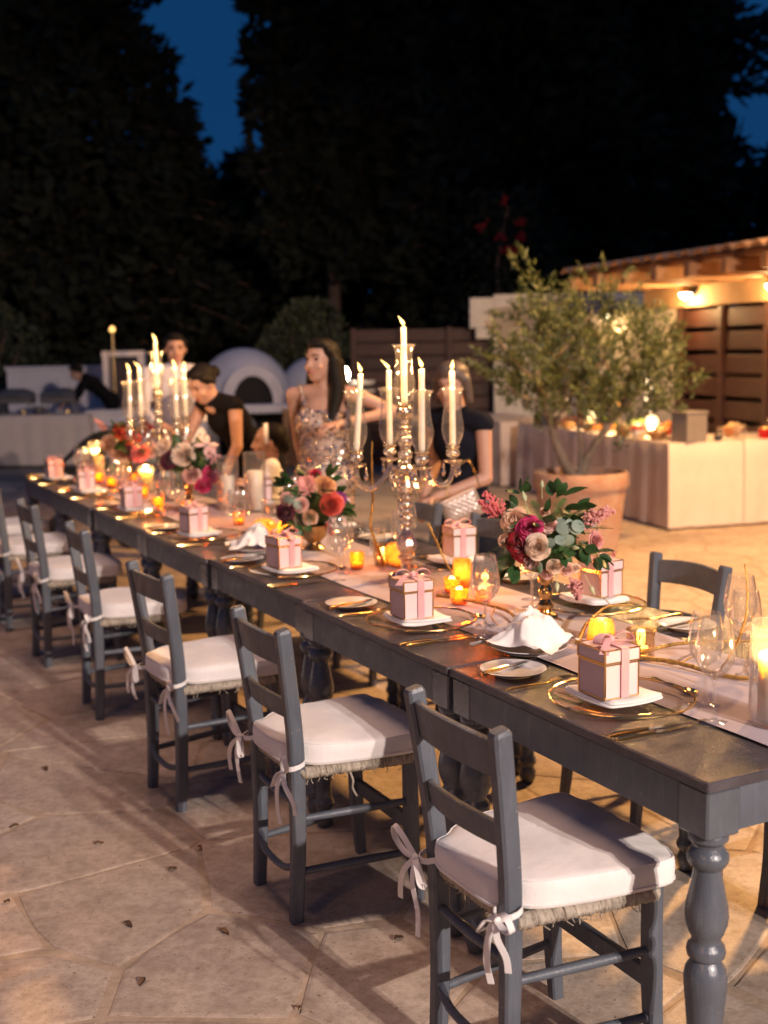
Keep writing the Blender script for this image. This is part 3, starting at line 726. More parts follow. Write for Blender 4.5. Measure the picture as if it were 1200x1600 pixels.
def candelabrum(loc, rz, label, nth):
    t = thing('crystal_candelabrum', label, 'candelabrum', loc, rz, 'five armed crystal candelabra')
    P8 = [(.068, .0), (.070, .006), (.060, .014), (.040, .022), (.024, .032), (.022, .05), (.024, .062), (.032, .070), (.033, .076), (.024, .082), (.026, .09), (.036, .105), (.0385, .120), (.034, .138), (.022, .158), (.014, .172), (.0125, .18)]
    b = MB(); b.lathe(P8, 10); b.build('base', CRYS, t)
    def beads(lst, nm):
        b = MB()
        for z, r, fl in lst: b.ell((0, 0, z), (r, r, r * fl), 14, 9)
        b.build(nm, CRYS, t, smooth='all')
    beads([(.195, .022, .75), (.216, .028, .5), (.238, .021, .8), (.262, .024, .9), (.288, .034, .32)], 'lower_stem')
    b = MB(); b.lathe([(.014, .292), (.022, .305), (.026, .325), (.020, .348), (.026, .362), (.040, .375), (.042, .385), (.024, .392), (.016, .40)], 10); b.build('hub', CRYS, t)
    beads([(.412, .020, .8), (.436, .026, .9), (.462, .020, .7), (.484, .027, .95), (.512, .019, .75), (.535, .026, .35), (.552, .016, .9), (.585, .031, .92)], 'upper_stem')
    ra = .178
    def cup(x, y, z, arm):
        b = MB()
        if arm: b.lathe([(.006, z - .055), (.026, z - .050), (.036, z - .044), (.037, z - .041), (.012, z - .040), (.008, z - .032)], 10, (x, y, 0))
        b.ell((x, y, z - .016), (.025, .025, .020), 12, 8)
        b.lathe([(.014, z), (.0245, z + .003), (.026, z + .008), (.020, z + .011), (.012, z + .011)], 16, (x, y, 0))
        b.build('candle_cup', CRYS, t, smooth=50)
        h = .212; b = MB()
        o_ = [(.018, z + .010), (.024, z + .016), (.034, z + .038), (.0395, z + .062), (.0385, z + .09), (.033, z + .125), (.0295, z + .155), (.0305, z + .185), (.036, z + .204), (.0415, z + h)]
        i_ = [(r - .0016, zz) for r, zz in reversed(o_)]
        b.lathe(o_ + i_, 32, (x, y, 0), cap=False); b.build('glass_shade', GLASS_H, t, smooth=70)
        b = MB(); b.tube([(x + .0412 * math.cos(a), y + .0412 * math.sin(a), z + h + .0005) for a in np.linspace(0, 2 * math.pi, 33)], .0017, 6, cap=False); b.build('shade_rim', GLASS_R, t, smooth=True)
    cup(0, 0, .606, False)
    for k in range(4):
        a = math.pi / 2 * k; d = Vector((math.cos(a), math.sin(a), 0))
        P = [d * .018 + Vector((0, 0, .382)), d * .05 + Vector((0, 0, .392)), d * .085 + Vector((0, 0, .352)), d * .125 + Vector((0, 0, .322)), d * .162 + Vector((0, 0, .335)), d * .178 + Vector((0, 0, .372)), d * .178 + Vector((0, 0, .40))]
        b = MB(); c_ = catmull(P, 6); b.tube(c_, [.0105 - .002 * math.sin(i) ** 2 for i in range(len(c_))], 8); b.build('arm', CRYS, t, smooth=30)
        cup(d.x * ra, d.y * ra, .452, True)
        for q in range(4):
            aa = a + 2.1 * q + .5; c = d * ra + Vector((.034 * math.cos(aa), .034 * math.sin(aa), 0)); b = MB()
            b.lathe([(.001, .403), (.005, .398), (.003, .392), (.0052, .386), (.003, .380), (.009, .366), (.001, .352)], 6, (c.x, c.y, 0)); b.build('crystal_drop', CRYS, t)
        for q in range(2):
            aa = a + .785; c = Vector((math.cos(aa), math.sin(aa), 0)) * (.042 + .006 * q); b = MB(); z = -q * .03
            b.lathe([(.001, .378 + z), (.006, .372 + z), (.0035, .364 + z), (.0105, .352 + z), (.001, .336 + z)], 6, (c.x, c.y, 0)); b.build('crystal_drop', CRYS, t)
    return t
GLASS_H = thin_glass('hurricane_glass', (.99, .985, .975), base=.04, refl=.6, haze=.03)
GLASS_R = thin_glass('hurricane_rim_glass', (.95, .9, .8), base=.35, refl=.95, haze=.3)
def dress(loc, rz, name, nth):
    candelabrum(loc, rz, f'{name} five armed crystal candelabrum with glass hurricane shades', nth)
    M2 = Matrix.Rotation(rz, 3, 'Z')
    spec = [((0, 0, .612), .268, (0, 0), (-.55, .1), 'tallest centre candle'), ((.178, 0, .458), .268, (0, 0), (.1, 0), 'taper candle on the right arm'), ((0, .178, .458), .272, (0, 0), (-.9, 0), 'taper candle on the back arm'), ((-.178, 0, .458), .266, (0, .075), (-.4, 0), 'leaning taper candle on the left arm'), ((0, -.178, .458), .280, (0, .01), (-.35, 0), 'taper candle on the front arm')]
    for p, h, tl, ln, lb in spec:
        taper(Vector(loc) + M2 @ Vector(p), h, f'{lb} of the {name} crystal candelabrum', tl if nth == 0 else (tl[0] * .3, tl[1] * .3), ln, power=1.3)
dress(W(2.05, .485, .754), .30, 'nearer', 0)
dress(W(4.72, .40, .754), .75, 'farther', 1)

def cylinder_candle(p, r, h, rc, hc, label, lit=True, power=1.6, glass=None):
    t = thing('pillar_candle', label.replace('GLASS', ''), 'candle', Vector(p) + Vector((0, 0, .007)), 0, 'pillar candles in glass cylinders')
    b = MB(); b.lathe([(rc - .002, 0), (rc, .003), (rc, hc - .004), (rc - .003, hc), (rc - .010, hc - .002), (rc - .016, hc - .008), (.001, hc - .010)], 32); b.build('wax', WAX, t, smooth=50)
    if lit: flame(t, (0, 0, hc - .009), .034, (.1, 0), power=power)
    else:
        b = MB(); b.tube([(0, 0, hc - .012), (.001, 0, hc + .002)], .001, 5); b.build('wick', BLACKH, t)
    g = thing('glass_cylinder', 'tall clear glass cylinder around ' + label, 'vase', p, 0, 'glass cylinders around pillar candles')
    b = MB(); b.lathe([(r - .003, 0), (r, .003), (r, h), (r - .0022, h), (r - .0024, .007), (.001, .006)], 40); b.build('glass_wall', glass or GLASS, g, smooth=50)
    b = MB(); b.tube([((r - .001) * math.cos(a), (r - .001) * math.sin(a), h) for a in np.linspace(0, 2 * math.pi, 41)], .0016, 6, cap=False); b.build('glass_rim', GLASS_R, g, smooth=True)
cylinder_candle(W(.185, .36, .757), .060, .215, .042, .142, 'the lit pillar candle at the near right edge', power=3.6)
cylinder_candle(W(4.20, .60, .757), .056, .27, .036, .165, 'the unlit white pillar candle left of the toddler', lit=False)
cylinder_candle(W(4.02, .68, .757), .056, .30, .040, .20, 'the unlit white pillar candle in front of the toddler', lit=False)
cylinder_candle(W(5.22, .46, .757), .05, .15, .038, .12, 'the lit pillar candle under the farther candelabrum', power=2.0)
cylinder_candle(W(6.12, .40, .757), .055, .25, .040, .17, 'the shorter lit pillar candle at the far table end', power=2.0)
cylinder_candle(W(6.22, .56, .757), .055, .30, .040, .22, 'the taller lit pillar candle at the far table end', power=2.0)

def votive(p, r, h, label, mat=AMBER, power=.55, shape='cup', lit=True):
    t = thing('votive_holder', label, 'candle holder', p, 0, 'glowing glass votive holders')
    if shape == 'cup': o_ = [(r * .72, 0), (r * .82, .003), (r * .95, h * .4), (r, h)]
    elif shape == 'flare': o_ = [(r * .98, 0), (r, .003), (r * .92, h * .55), (r * .80, h * .96), (r * .78, h)]
    elif shape == 'ball': o_ = [(r * .5, 0)] + [(r * math.sin(a), h * .5 * (1 - math.cos(a))) for a in np.linspace(.55, 2.45, 12)]
    else: o_ = [(r * .9, 0), (r, .003), (r, h)]
    i_ = [(max(.001, q - .0022), z) for q, z in reversed(o_[1:])] + [(.001, .005)]
    b = MB(); b.lathe(o_ + i_, 28, cap=False)
    if shape == 'ribbed': b.v = [(x * (1 + .022 * math.cos(16 * math.atan2(y, x))), y * (1 + .022 * math.cos(16 * math.atan2(y, x))), z) for x, y, z in b.v]
    b.build('glass_cup', mat, t, smooth=50)
    if shape == 'ribbed':
        b = MB(); q = 28
        for i in range(q):
            a = 2 * math.pi * i / q; b.ell((r * math.cos(a), r * math.sin(a), h), (.004, .004, .004), 6, 4)
        b.build('beaded_rim', mat, t, smooth=True)
    if lit:
        rc = min(.019, r * .6); hc = h * .30
        b = MB(); b.lathe([(rc, .006), (rc, .006 + hc), (rc - .004, .004 + hc), (.001, .003 + hc)], 18); b.build('tealight', WAX, t, smooth=40)
        flame(t, (0, 0, .004 + hc), min(.024, h * .4), (.15, 0), power=power)
    return t
VT = [(.93, .475, .040, .062, 'flared amber votive glass behind the nearest pink box', AMBERF, 'flare', .7), (.76, .47, .036, .070, 'ribbed clear tumbler with beaded rim right of the nearest pink box', GLASSG, 'ribbed', .35),
      (1.55, .40, .030, .052, 'front amber votive of the cluster right of the second pink box', AMBER, 'cup', .6), (1.53, .475, .028, .050, 'middle amber votive of the cluster right of the second pink box', AMBER, 'cup', .6),
      (1.66, .565, .034, .075, 'clear candle tumbler seen through the second wine glass', GLASSG, 'cup', .8), (1.72, .475, .028, .05, 'rear left amber votive of the cluster right of the second pink box', AMBER, 'cup', .5), (1.78, .55, .032, .095, 'tall gold votive glass at the back of the near cluster', AMBERF, 'cup', .5),
      (2.28, .40, .028, .062, 'amber votive glass at the foot of the paired third wine glasses', AMBER, 'cup', .6), (2.30, .52, .040, .08, 'clear candle tumbler at the left of the nearer candelabrum foot', GLASSG, 'cup', .8), (2.24, .555, .058, .098, 'round gold mercury glass bowl left of the nearer candelabrum foot', AMBERF, 'ball', .9),
      (3.20, .40, .055, .085, 'round gold glass bowl left of the coral rose bouquet', AMBERF, 'ball', .7), (3.10, .455, .036, .085, 'pear shaped gold glass bowl beside the coral rose bouquet', AMBERF, 'ball', .7),
      (3.62, .44, .030, .06, 'amber votive behind the white napkin bundle', AMBER, 'cup', .6), (3.85, .34, .028, .05, 'small amber votive right of the fourth pink box', AMBER, 'cup', .6), (4.15, .36, .03, .06, 'amber votive left of the unlit pillar candles', AMBER, 'cup', .6),
      (4.45, .30, .03, .055, 'amber votive in front of the farther candelabrum', AMBER, 'cup', .7), (4.95, .36, .03, .06, 'amber votive behind the farther candelabrum foot', AMBER, 'cup', .7), (5.6, .35, .03, .06, 'amber votive near the sixth pink box', AMBER, 'cup', .7), (5.75, .52, .03, .06, 'amber votive under the orange bouquet', AMBER, 'cup', .7), (5.95, .36, .03, .055, 'amber votive before the far pillar candles', AMBER, 'cup', .7)]
for s, t, r, h, lb, mt, sh, pw in VT: votive(W(s, t, .757), r, h, lb, mt, pw * .34, sh)
# clear tumblers, unlit, in the middle of the table
def tumbler():
    t = thing('water_tumbler', 'x', 'glass'); b = MB()
    b.lathe([(.028, 0), (.030, .003), (.034, .10), (.0325, .10), (.029, .012), (.001, .010)], 28); b.build('glass_wall', GLASS, t, smooth=50); return t
tumb = tumbler()
for k, (s, t) in enumerate([(2.62, .66), (3.45, .55), (3.7, .62), (3.95, .5), (4.6, .56), (5.05, .55), (5.5, .42)]):
    put(tumb, W(s, t, .757), 0, 'clear straight water tumbler standing among the candles in the table middle', 'clear water tumblers')

# napkin bundles: a cloth opened over bread on a plate
def napkin_bundle(p, rz, label, seed, sc=1.0):
    t = thing('bread_bundle', label, 'napkin', p, rz, 'napkin wrapped bread on plates')
    b = MB(); b.lathe([(0, .003), (.06, .003), (.062, 0), (.066, 0), (.068, .004), (.092, .012), (.102, .017), (.102, .019), (.09, .015), (.066, .008), (0, .007)], 44, cap=False); b.build('plate', CERAM, t, smooth=50)
    rg = random.Random(seed); n = 46
    ph = [rg.uniform(0, 6) for _ in range(6)]
    def f(u, v):
        x, y = (u - .5) * 2, (v - .5) * 2; r = math.hypot(x, y); a = math.atan2(y, x)
        fold = .10 * math.sin(4 * a + ph[0]) * min(1, r) + .06 * math.sin(7 * a + ph[1] + 2 * r)
        R_ = .105 * sc * (1 + .10 * math.cos(4 * (a - .78)))
        hgt = .070 * math.exp(-((x + .18) ** 2 * 3.0 + (y - .12) ** 2 * 3.4)) + .060 * math.exp(-((x - .38) ** 2 * 5 + (y + .05) ** 2 * 3.5)) + .048 * math.exp(-((x + .52) ** 2 * 6 + (y + .30) ** 2 * 6)) + .042 * math.exp(-((x - .05) ** 2 * 6 + (y + .5) ** 2 * 7))
        wq = noise.noise(Vector((x * 1.4, y * 1.4, seed))); ridge = .024 * (1 - abs(math.sin(3.5 * x + 2.2 * y + ph[2] + 2.6 * wq))) ** 2 * math.exp(-r * r * 1.2) + .014 * (1 - abs(math.sin(2.4 * a + ph[4] + 2.0 * wq))) ** 2 * min(1, r * 1.4)
        z = .016 + hgt * .74 + ridge + .012 * fold + .020 * abs(noise.noise(Vector((x * 2.6, y * 2.6, seed + 5)))) * math.exp(-(r - .4) ** 2 * 4) + .012 * max(0, r - .75) * (1 + math.sin(5 * a + ph[3])) + .004 * noise.noise(Vector((x * 4, y * 4, seed + 2)))
        return Vector((x * R_ , y * R_, z))
    b.__init__(); b.grid(n, n, f); b.build('cloth', NAPK, t, smooth='all')
    return t
napkin_bundle(W(.955, .255, .757), ANG + .5, 'white napkin heaped over bread on a plate between the first two pink boxes', 4)
napkin_bundle(W(2.86, .22, .757), ANG + 1.3, 'white napkin heaped over bread on a plate beside the fourth pink box', 9, .95)

# gilded twigs
def twig(pts, r0, label, kids=()):
    t = thing('gilded_branch', label, 'branch', (0, 0, 0), 0, 'gilded branches laid along the table')
    rg = random.Random(len(pts) * 31 + int(r0 * 1e4)); P = catmull(pts, 8)
    P = [p + Vector((rg.uniform(-1, 1), rg.uniform(-1, 1), rg.uniform(-.5, 1))) * .0016 for p in P]; n = len(P)
    b = MB(); b.tube(P, [r0 * (1 - .6 * i / n) * (1 + .18 * (i % 8 == 0)) for i in range(n)], 7); b.build('stem', WOODG, t, smooth=60)
    for kp, r in kids:
        Q = catmull(kp, 6); b = MB(); b.tube(Q, [r * (1 - .6 * i / len(Q)) for i in range(len(Q))], 6); b.build('side_twig', WOODG, t, smooth=60)
    return t
def T(s, t, h): return W(s, t, .757 + h)
twig([T(.80, .40, .008), T(.64, .47, .012), T(.50, .50, .008), T(.40, .56, .012), T(.44, .66, .02), T(.56, .74, .03)], .0068, 'curved gilded branch looping behind the two nearest wine glasses',
     [([T(.74, .43, .012), T(.72, .56, .03), T(.60, .70, .045), T(.52, .80, .065), T(.50, .92, .08)], .006), ([T(.42, .58, .012), T(.40, .55, .035), T(.42, .52, .055)], .0022), ([T(.62, .48, .012), T(.66, .56, .012), T(.7, .62, .006)], .0028)])
twig([T(.95, .41, .004), T(.98, .45, .02), T(1.01, .49, .036), T(1.06, .57, .048), T(1.11, .65, .047), T(1.15, .76, .030)], .0065, 'gilded branch arching up behind the flared amber votive', [([T(1.11, .65, .047), T(1.13, .64, .066), T(1.15, .61, .08)], .002)])
twig([T(1.62, .36, .02), T(1.48, .42, .018), T(1.34, .44, .014), T(1.22, .40, .010), T(1.12, .37, .01), T(.98, .42, .01)], .0062, 'gilded branch lying below the near votive cluster', [([T(1.40, .44, .016), T(1.30, .36, .012), T(1.2, .32, .01)], .003)])
twig([T(2.26, .50, .004), T(2.24, .475, .06), T(2.27, .455, .15), T(2.24, .45, .26), T(2.25, .455, .36), T(2.26, .46, .47)], .0068, 'upright gilded twig rising just left of the nearer candelabrum', [([T(2.24, .452, .3), T(2.25, .44, .33), T(2.26, .445, .35)], .002)])
twig([T(2.0, .545, .19), T(1.97, .56, .13), T(1.92, .57, .06), T(1.84, .56, .02), T(1.74, .52, .012)], .005, 'gilded twig curving down right of the nearer candelabrum foot', [([T(1.96, .56, .11), T(1.95, .57, .13), T(1.96, .575, .15)], .0018)])
twig([T(.45, .43, .02), T(.40, .44, .10), T(.36, .43, .17), T(.345, .425, .24), T(.35, .42, .31)], .0036, 'thin gilded twig standing up at the right frame edge', [([T(.38, .44, .14), T(.36, .455, .17), T(.37, .46, .2)], .0014)])

# ---------------------------------------------------------------- flowers
def fmat(nm, col, tr=.2): return pbr(nm, col, .6, var=.12, scale=25, transl=tr, sheen=.2)
FM = {'cream': fmat('cream_petal', (.80, .62, .48)), 'peach': fmat('peach_petal', (.82, .56, .40)), 'red': fmat('dark_red_petal', (.30, .005, .012), .1), 'magenta': fmat('magenta_petal', (.62, .035, .16)), 'coral': fmat('coral_petal', (.78, .18, .19)), 'pink': fmat('dusty_pink_petal', (.72, .34, .33)), 'blush': fmat('blush_petal', (.78, .50, .44)), 'white': fmat('white_petal', (.80, .74, .66)), 'orange': fmat('orange_petal', (.78, .11, .03)), 'purple': fmat('purple_petal', (.22, .03, .25)), 'burg': fmat('burgundy_petal', (.12, .01, .03), .1)}
LEAF = pbr('dark_green_leaf', (.028, .075, .022), .45, var=.35, scale=30, rnd=.3, transl=.12)
FERN = pbr('fern_green', (.035, .095, .02), .55, var=.35, scale=40, transl=.2)
EUC = pbr('grey_green_eucalyptus', (.20, .27, .22), .55, var=.2, scale=30, transl=.15)
BUD = pbr('green_white_bud', (.52, .56, .34), .5, var=.25, scale=30, transl=.2)
def orient(d):
    return Vector(d).normalized().to_track_quat('Z', 'Y').to_matrix()
def rose(parent, p, d, r, mat, name='rose', seed=0, open_=1.0):
    rg = random.Random(seed * 13 + int(r * 1e4)); b = MB(); M3 = orient(d); p = Vector(p)
    for ring, (n, rr, hh, curl) in enumerate(((2, .13, .60, -.02), (3, .26, .64, .0), (4, .44, .60, .06), (5, .64, .48, .16), (5, .84, .28, .30 * open_), (6, 1.02, .04, .42 * open_))):
        for k in range(n):
            a0 = 2 * math.pi * k / n + ring * .9 + rg.uniform(-.22, .22); wd = 2 * math.pi / n * .66
            jt = rg.uniform(-.07, .07); tl = rg.uniform(-.12, .12); rj = rg.uniform(.92, 1.08)
            def f(u, v, a0=a0, rr=rr, hh=hh, curl=curl, wd=wd, jt=jt, tl=tl, rj=rj):
                q = abs(u - .5) * 2; vv = v * (1 - .22 * q ** 2.5)
                a = a0 + (u - .5) * wd * 2
                R_ = rr * rj * (.30 + .70 * math.sin(min(1, vv * 1.15) * math.pi / 2)) + curl * max(0, vv - .55) ** 2 * 3.2 + .05 * q * v
                z = -.45 + (hh + .45) * vv - curl * max(0, vv - .68) * 1.5 - .10 * q ** 3 * v + jt * v + tl * (u - .5) * v
                return p + M3 @ (Vector((R_ * math.cos(a), R_ * math.sin(a), z)) * r)
            b.grid(6, 6, f)
    return b.build(name, mat, parent, smooth='all')
def daisy(parent, p, d, r, mat, name='dahlia', n=16, rows=3, seed=1):
    rg = random.Random(seed); b = MB(); M3 = orient(d); p = Vector(p)
    for rw in range(rows):
        for k in range(n):
            a = 2 * math.pi * (k + .5 * rw) / n + rg.uniform(-.1, .1); L = r * (1 - .24 * rw) * rg.uniform(.9, 1.08); up_ = .15 + .38 * rw
            def f(u, v, a=a, L=L, up_=up_):
                q = L * (.12 + .88 * v); wd = r * .17 * math.sin(math.pi * (.12 + .80 * v)) * (u - .5) * 2
                return p + M3 @ Vector((q * math.cos(a) - wd * math.sin(a), q * math.sin(a) + wd * math.cos(a), q * up_ - .25 * v * v * r * (1 - rw * .3) + abs(u - .5) * .05 * r))
            b.grid(3, 4, f)
    return b.build(name, mat, parent, smooth='all')
def leaf(b, p, d, L, wd, nrm=(0, 0, 1), bend=.25):
    p = Vector(p); d = Vector(d).normalized(); n_ = Vector(nrm); s_ = d.cross(n_)
    if s_.length < .05: s_ = d.orthogonal()
    s_.normalize(); n2 = s_.cross(d)
    b.grid(3, 6, lambda u, v: p + d * L * v + s_ * (u - .5) * 2 * wd * math.sin(math.pi * min(1, .06 + .94 * v)) ** .8 + n2 * (-bend * L * v * v + .25 * wd * abs(u - .5) * 2))
def astilbe(parent, p, d, L, mat, seed=0):
    rg = random.Random(seed); b = MB(); p = Vector(p); d = Vector(d).normalized(); M3 = orient(d)
    for k in range(26):
        v = k / 25; q = p + d * L * v; br = L * .34 * (1 - v) ** .8 + .004
        a = k * 2.4; e = (M3 @ Vector((math.cos(a), math.sin(a), .9))).normalized()
        for i in range(1, 6):
            c = q + e * br * i / 5 + Vector((rg.uniform(-1, 1), rg.uniform(-1, 1), rg.uniform(-1, 1))) * .003
            s_ = rg.uniform(.0028, .0048); b.ell(c, (s_, s_, s_), 5, 3)
    return b.build('astilbe_plume', mat, parent)
def fern(b, p, d, L, rg, n=14, wd=.26):
    p = Vector(p); d = Vector(d).normalized(); s_ = d.cross(Vector((rg.uniform(-.4, .4), rg.uniform(-.4, .4), 1))).normalized(); nn = s_.cross(d)
    for k in range(1, n):
        v = k / n; q = p + d * L * v - Vector((0, 0, 1)) * .18 * L * v * v
        for sg in (-1, 1):
            l_ = L * wd * math.sin(math.pi * (.15 + .8 * v)); e = (s_ * sg + d * .7).normalized()
            w_ = L * .018; b.add([q - d * w_, q + d * w_, q + e * l_ + nn * rg.uniform(-.1, .1) * l_], [(0, 1, 2)])
def stems(b, c, n, rg, r, zr=(.2, 1), spread=1.0):
    for k in range(n):
        a = rg.uniform(0, 2 * math.pi); z = rg.uniform(*zr); d = Vector((math.cos(a) * spread, math.sin(a) * spread, z)).normalized()
        yield d
CAMV = Vector((0, 0, CAMH))
def bouquet(base, c_off, Rr, label, group, items, seed, greens=34, ferns=14, pedestal=True, bowl=None):
    """base on the table, centre of the flowers c_off above it; items in the bouquet's own frame: x right, y up, z towards the lens side of the table"""
    t = thing('flower_arrangement', label, 'flowers', base, 0, group)
    rg = random.Random(seed); c = Vector((0, 0, c_off))
    tow = Vector((-base[0], -base[1], 0)).normalized(); rgt = Vector((-tow.y, tow.x, 0)); 
    upv = Vector((0, 0, 1))
    L = lambda x, y, z: c + rgt * x + upv * y + tow * z
    if pedestal:
        h = c_off - Rr * .62
        b = MB(); b.lathe([(.036, 0), (.038, .004), (.034, .012), (.020, .018), (.018, .024), (.024, .032), (.025, .040), (.017, .048), (.014, .056), (.019, .064), (.022, .078), (.018, .092), (.013, .10), (.017, .108), (.022, h * .75), (.024, h * .86), (.016, h * .9), (.030, h * .97), (.046, h), (.040, h + .004)], 24); b.build('candlestick', GOLD, t, smooth=40)
    else:
        b = MB(); b.lathe([(.045, 0), (.048, .004), (.03, .018), (.028, .03), (.05, .05), (.066, .075), (.070, .10), (.067, .10), (.06, .078), (.0, .06)], 28); b.build('vase', bowl or DGOLD, t, smooth=50)
    # dark core of moss so that nothing shows through
    b = MB(); b.ell(c - upv * Rr * .12, (Rr * .55, Rr * .55, Rr * .45), 14, 9)
    b.v = [tuple(Vector(q) + Vector(q).normalized() * .012 * noise.noise(Vector(q) * 30)) for q in b.v]; b.build('moss_ball', FERN, t, smooth=True)
    b = MB()
    for k in range(greens):
        a = rg.uniform(0, 6.283); z = rg.uniform(-.55, .9); d = Vector((math.cos(a) * math.sqrt(1 - z * z), math.sin(a) * math.sqrt(1 - z * z), z))
        q = c + d * Rr * rg.uniform(.55, .8); l_ = Rr * rg.uniform(.24, .42)
        leaf(b, q, d + Vector((rg.uniform(-.5, .5), rg.uniform(-.5, .5), rg.uniform(-.5, .3))), l_, l_ * rg.uniform(.2, .34), (rg.uniform(-1, 1), rg.uniform(-1, 1), .6), rg.uniform(-.1, .5))
    b.build('foliage', LEAF, t, smooth='all', kind='stuff')
    b = MB()
    for k in range(ferns):
        a = rg.uniform(0, 6.283); z = rg.uniform(-.35, .75); d = Vector((math.cos(a), math.sin(a), z)).normalized()
        fern(b, c + d * Rr * .5, d, Rr * rg.uniform(.5, .85), rg, 22, .22)
    b.build('fern', FERN, t, kind='stuff')
    for i, it in enumerate(items):
        kd, x, y, z, r, mt = it[:6]; p = L(x, y, z); d = (p - c).normalized() * .8 + tow * .45 + upv * .15
        if kd == 'rose': rose(t, p, d, r, FM[mt], seed=i + seed)
        elif kd == 'bud': rose(t, p, d, r, FM[mt], 'rosebud', seed=i + seed, open_=.2)
        elif kd == 'dahlia': daisy(t, p, d, r, FM[mt], seed=i + seed)
        elif kd == 'lily': daisy(t, p, d, r, FM[mt], 'lily', 6, 1, i + seed)
        elif kd == 'plume': astilbe(t, p, L(*it[6]) - c if len(it) > 6 else d, r, FM[mt], i + seed)
        elif kd == 'euc':
            b = MB(); 
            for q in range(it[6] if len(it) > 6 else 6):
                e = Vector((rg.uniform(-1, 1), rg.uniform(-1, 1), rg.uniform(-1, 1))) * r * 1.5; cc = p + e; nn = (d + e.normalized() * .8).normalized(); M3 = orient(nn); k_ = r * rg.uniform(.7, 1.1)
                b.lathe([(1, 0), (.6, .06), (.001, .02)], 12, cc, mat=M3 @ Matrix.Diagonal(Vector((k_, k_ * .9, k_))), cap=False)
            b.build('eucalyptus', EUC, t, smooth=True)
        elif kd == 'greenbud':
            b = MB(); dd = Vector(L(*it[6])) - c; M3 = orient(dd); b.lathe([(.001, 0), (.6, .4), (.8, 1.2), (.55, 2.2), (.15, 3.1), (.001, 3.3)], 10, p, mat=M3 @ Matrix.Scale(r, 3), cap=False)
            b.tube([p - dd.normalized() * r * 4, p], r * .14, 6); b.build('flower_bud', BUD, t, smooth=True)
        elif kd == 'leaves':
            b = MB()
            for q in range(it[6]):
                e = Vector((rg.uniform(-1, 1), rg.uniform(-1, 1), rg.uniform(-.8, .8))) * r * .6
                leaf(b, p + e * .5, (p - c).normalized() + e.normalized() * .7, r * rg.uniform(.8, 1.2), r * rg.uniform(.28, .4), (rg.uniform(-1, 1), rg.uniform(-1, 1), 1), .2)
            b.build('leaf_spray', EUC if mt == 'euc' else LEAF, t, smooth='all')
    return t
k5 = 1 / 5 / 511.
def c5(x, y): return ((x - 620) * k5, (560 - y) * k5)
I1 = []
def A1(kd, x, y, z, r, m, *ex): q = c5(x, y); I1.append((kd, q[0], q[1], z, r * k5, m, *ex))
A1('rose', 385, 415, .085, 92, 'peach'); A1('rose', 500, 455, .125, 78, 'magenta'); A1('rose', 425, 570, .12, 92, 'red'); A1('rose', 445, 645, .12, 55, 'red'); A1('rose', 562, 580, .15, 80, 'cream'); A1('bud', 312, 556, .10, 48, 'peach'); A1('bud', 512, 705, .12, 62, 'blush')
A1('rose', 685, 738, .13, 50, 'cream'); A1('rose', 772, 762, .12, 46, 'blush'); A1('rose', 838, 755, .11, 32, 'cream'); A1('bud', 628, 805, .11, 42, 'blush'); A1('rose', 645, 430, .12, 52, 'blush'); A1('rose', 560, 500, .10, 60, 'blush')
A1('euc', 790, 490, .12, 52, '', 7); A1('euc', 745, 400, .10, 32, '', 4); A1('euc', 690, 575, .14, 44, '', 3); A1('euc', 990, 470, .06, 46, '', 2); A1('euc', 175, 310, .04, 22, '', 4)
A1('plume', 850, 480, .07, 280, 'pink', (.16, .12, .05)); A1('plume', 880, 420, .06, 240, 'pink', (.26, .08, .02)); A1('plume', 320, 400, .03, 230, 'coral', (-.14, .16, .0)); A1('plume', 270, 400, .03, 180, 'coral', (-.2, .16, .0)); A1('plume', 800, 830, .10, 170, 'pink', (.05, -.10, .06)); A1('plume', 830, 850, .09, 140, 'burg', (.02, -.12, .06))
A1('rose', 990, 565, .07, 60, 'pink'); A1('bud', 610, 360, .05, 40, 'peach')
A1('greenbud', 470, 280, .06, 26, '', (-.05, .2, .02)); A1('greenbud', 592, 190, .03, 20, '', (.0, .22, .02)); A1('greenbud', 700, 860, .11, 24, '', (.01, -.2, .1)); A1('greenbud', 945, 900, .08, 24, '', (.10, -.2, .03)); A1('greenbud', 810, 590, .13, 22, '', (.1, .0, .1))
A1('leaves', 360, 780, .06, 150, 'leaf', 5); A1('leaves', 1000, 700, .03, 120, 'leaf', 6); A1('leaves', 700, 250, .0, 110, 'leaf', 7); A1('leaves', 560, 690, .12, 90, 'leaf', 3); A1('leaves', 900, 620, .08, 120, 'leaf', 6); A1('leaves', 740, 660, .11, 90, 'leaf', 5); A1('leaves', 400, 440, .13, 45, 'leaf', 2); A1('leaves', 440, 230, -.02, 110, 'leaf', 5)
bouquet(W(1.26, .525, .757), .245, .165, 'bouquet with dark red, magenta and cream roses on a gold candlestick', 'mixed flower arrangements', I1, 4, 60, 34)
k6 = 1 / 2253.
I2 = []
def A2(kd, x, y, z, r, m, *ex): I2.append((kd, (x - 520) * k6, (430 - y) * k6, z, r * k6, m, *ex))
A2('dahlia', 470, 235, .08, 120, 'pink'); A2('rose', 640, 240, .09, 85, 'peach'); A2('rose', 695, 405, .12, 92, 'coral'); A2('rose', 770, 370, .08, 60, 'purple'); A2('rose', 280, 350, .1, 55, 'blush'); A2('rose', 490, 520, .13, 58, 'cream'); A2('rose', 265, 480, .1, 75, 'burg'); A2('rose', 410, 400, .12, 60, 'blush'); A2('rose', 550, 140, .03, 50, 'magenta'); A2('rose', 650, 330, .1, 50, 'magenta')
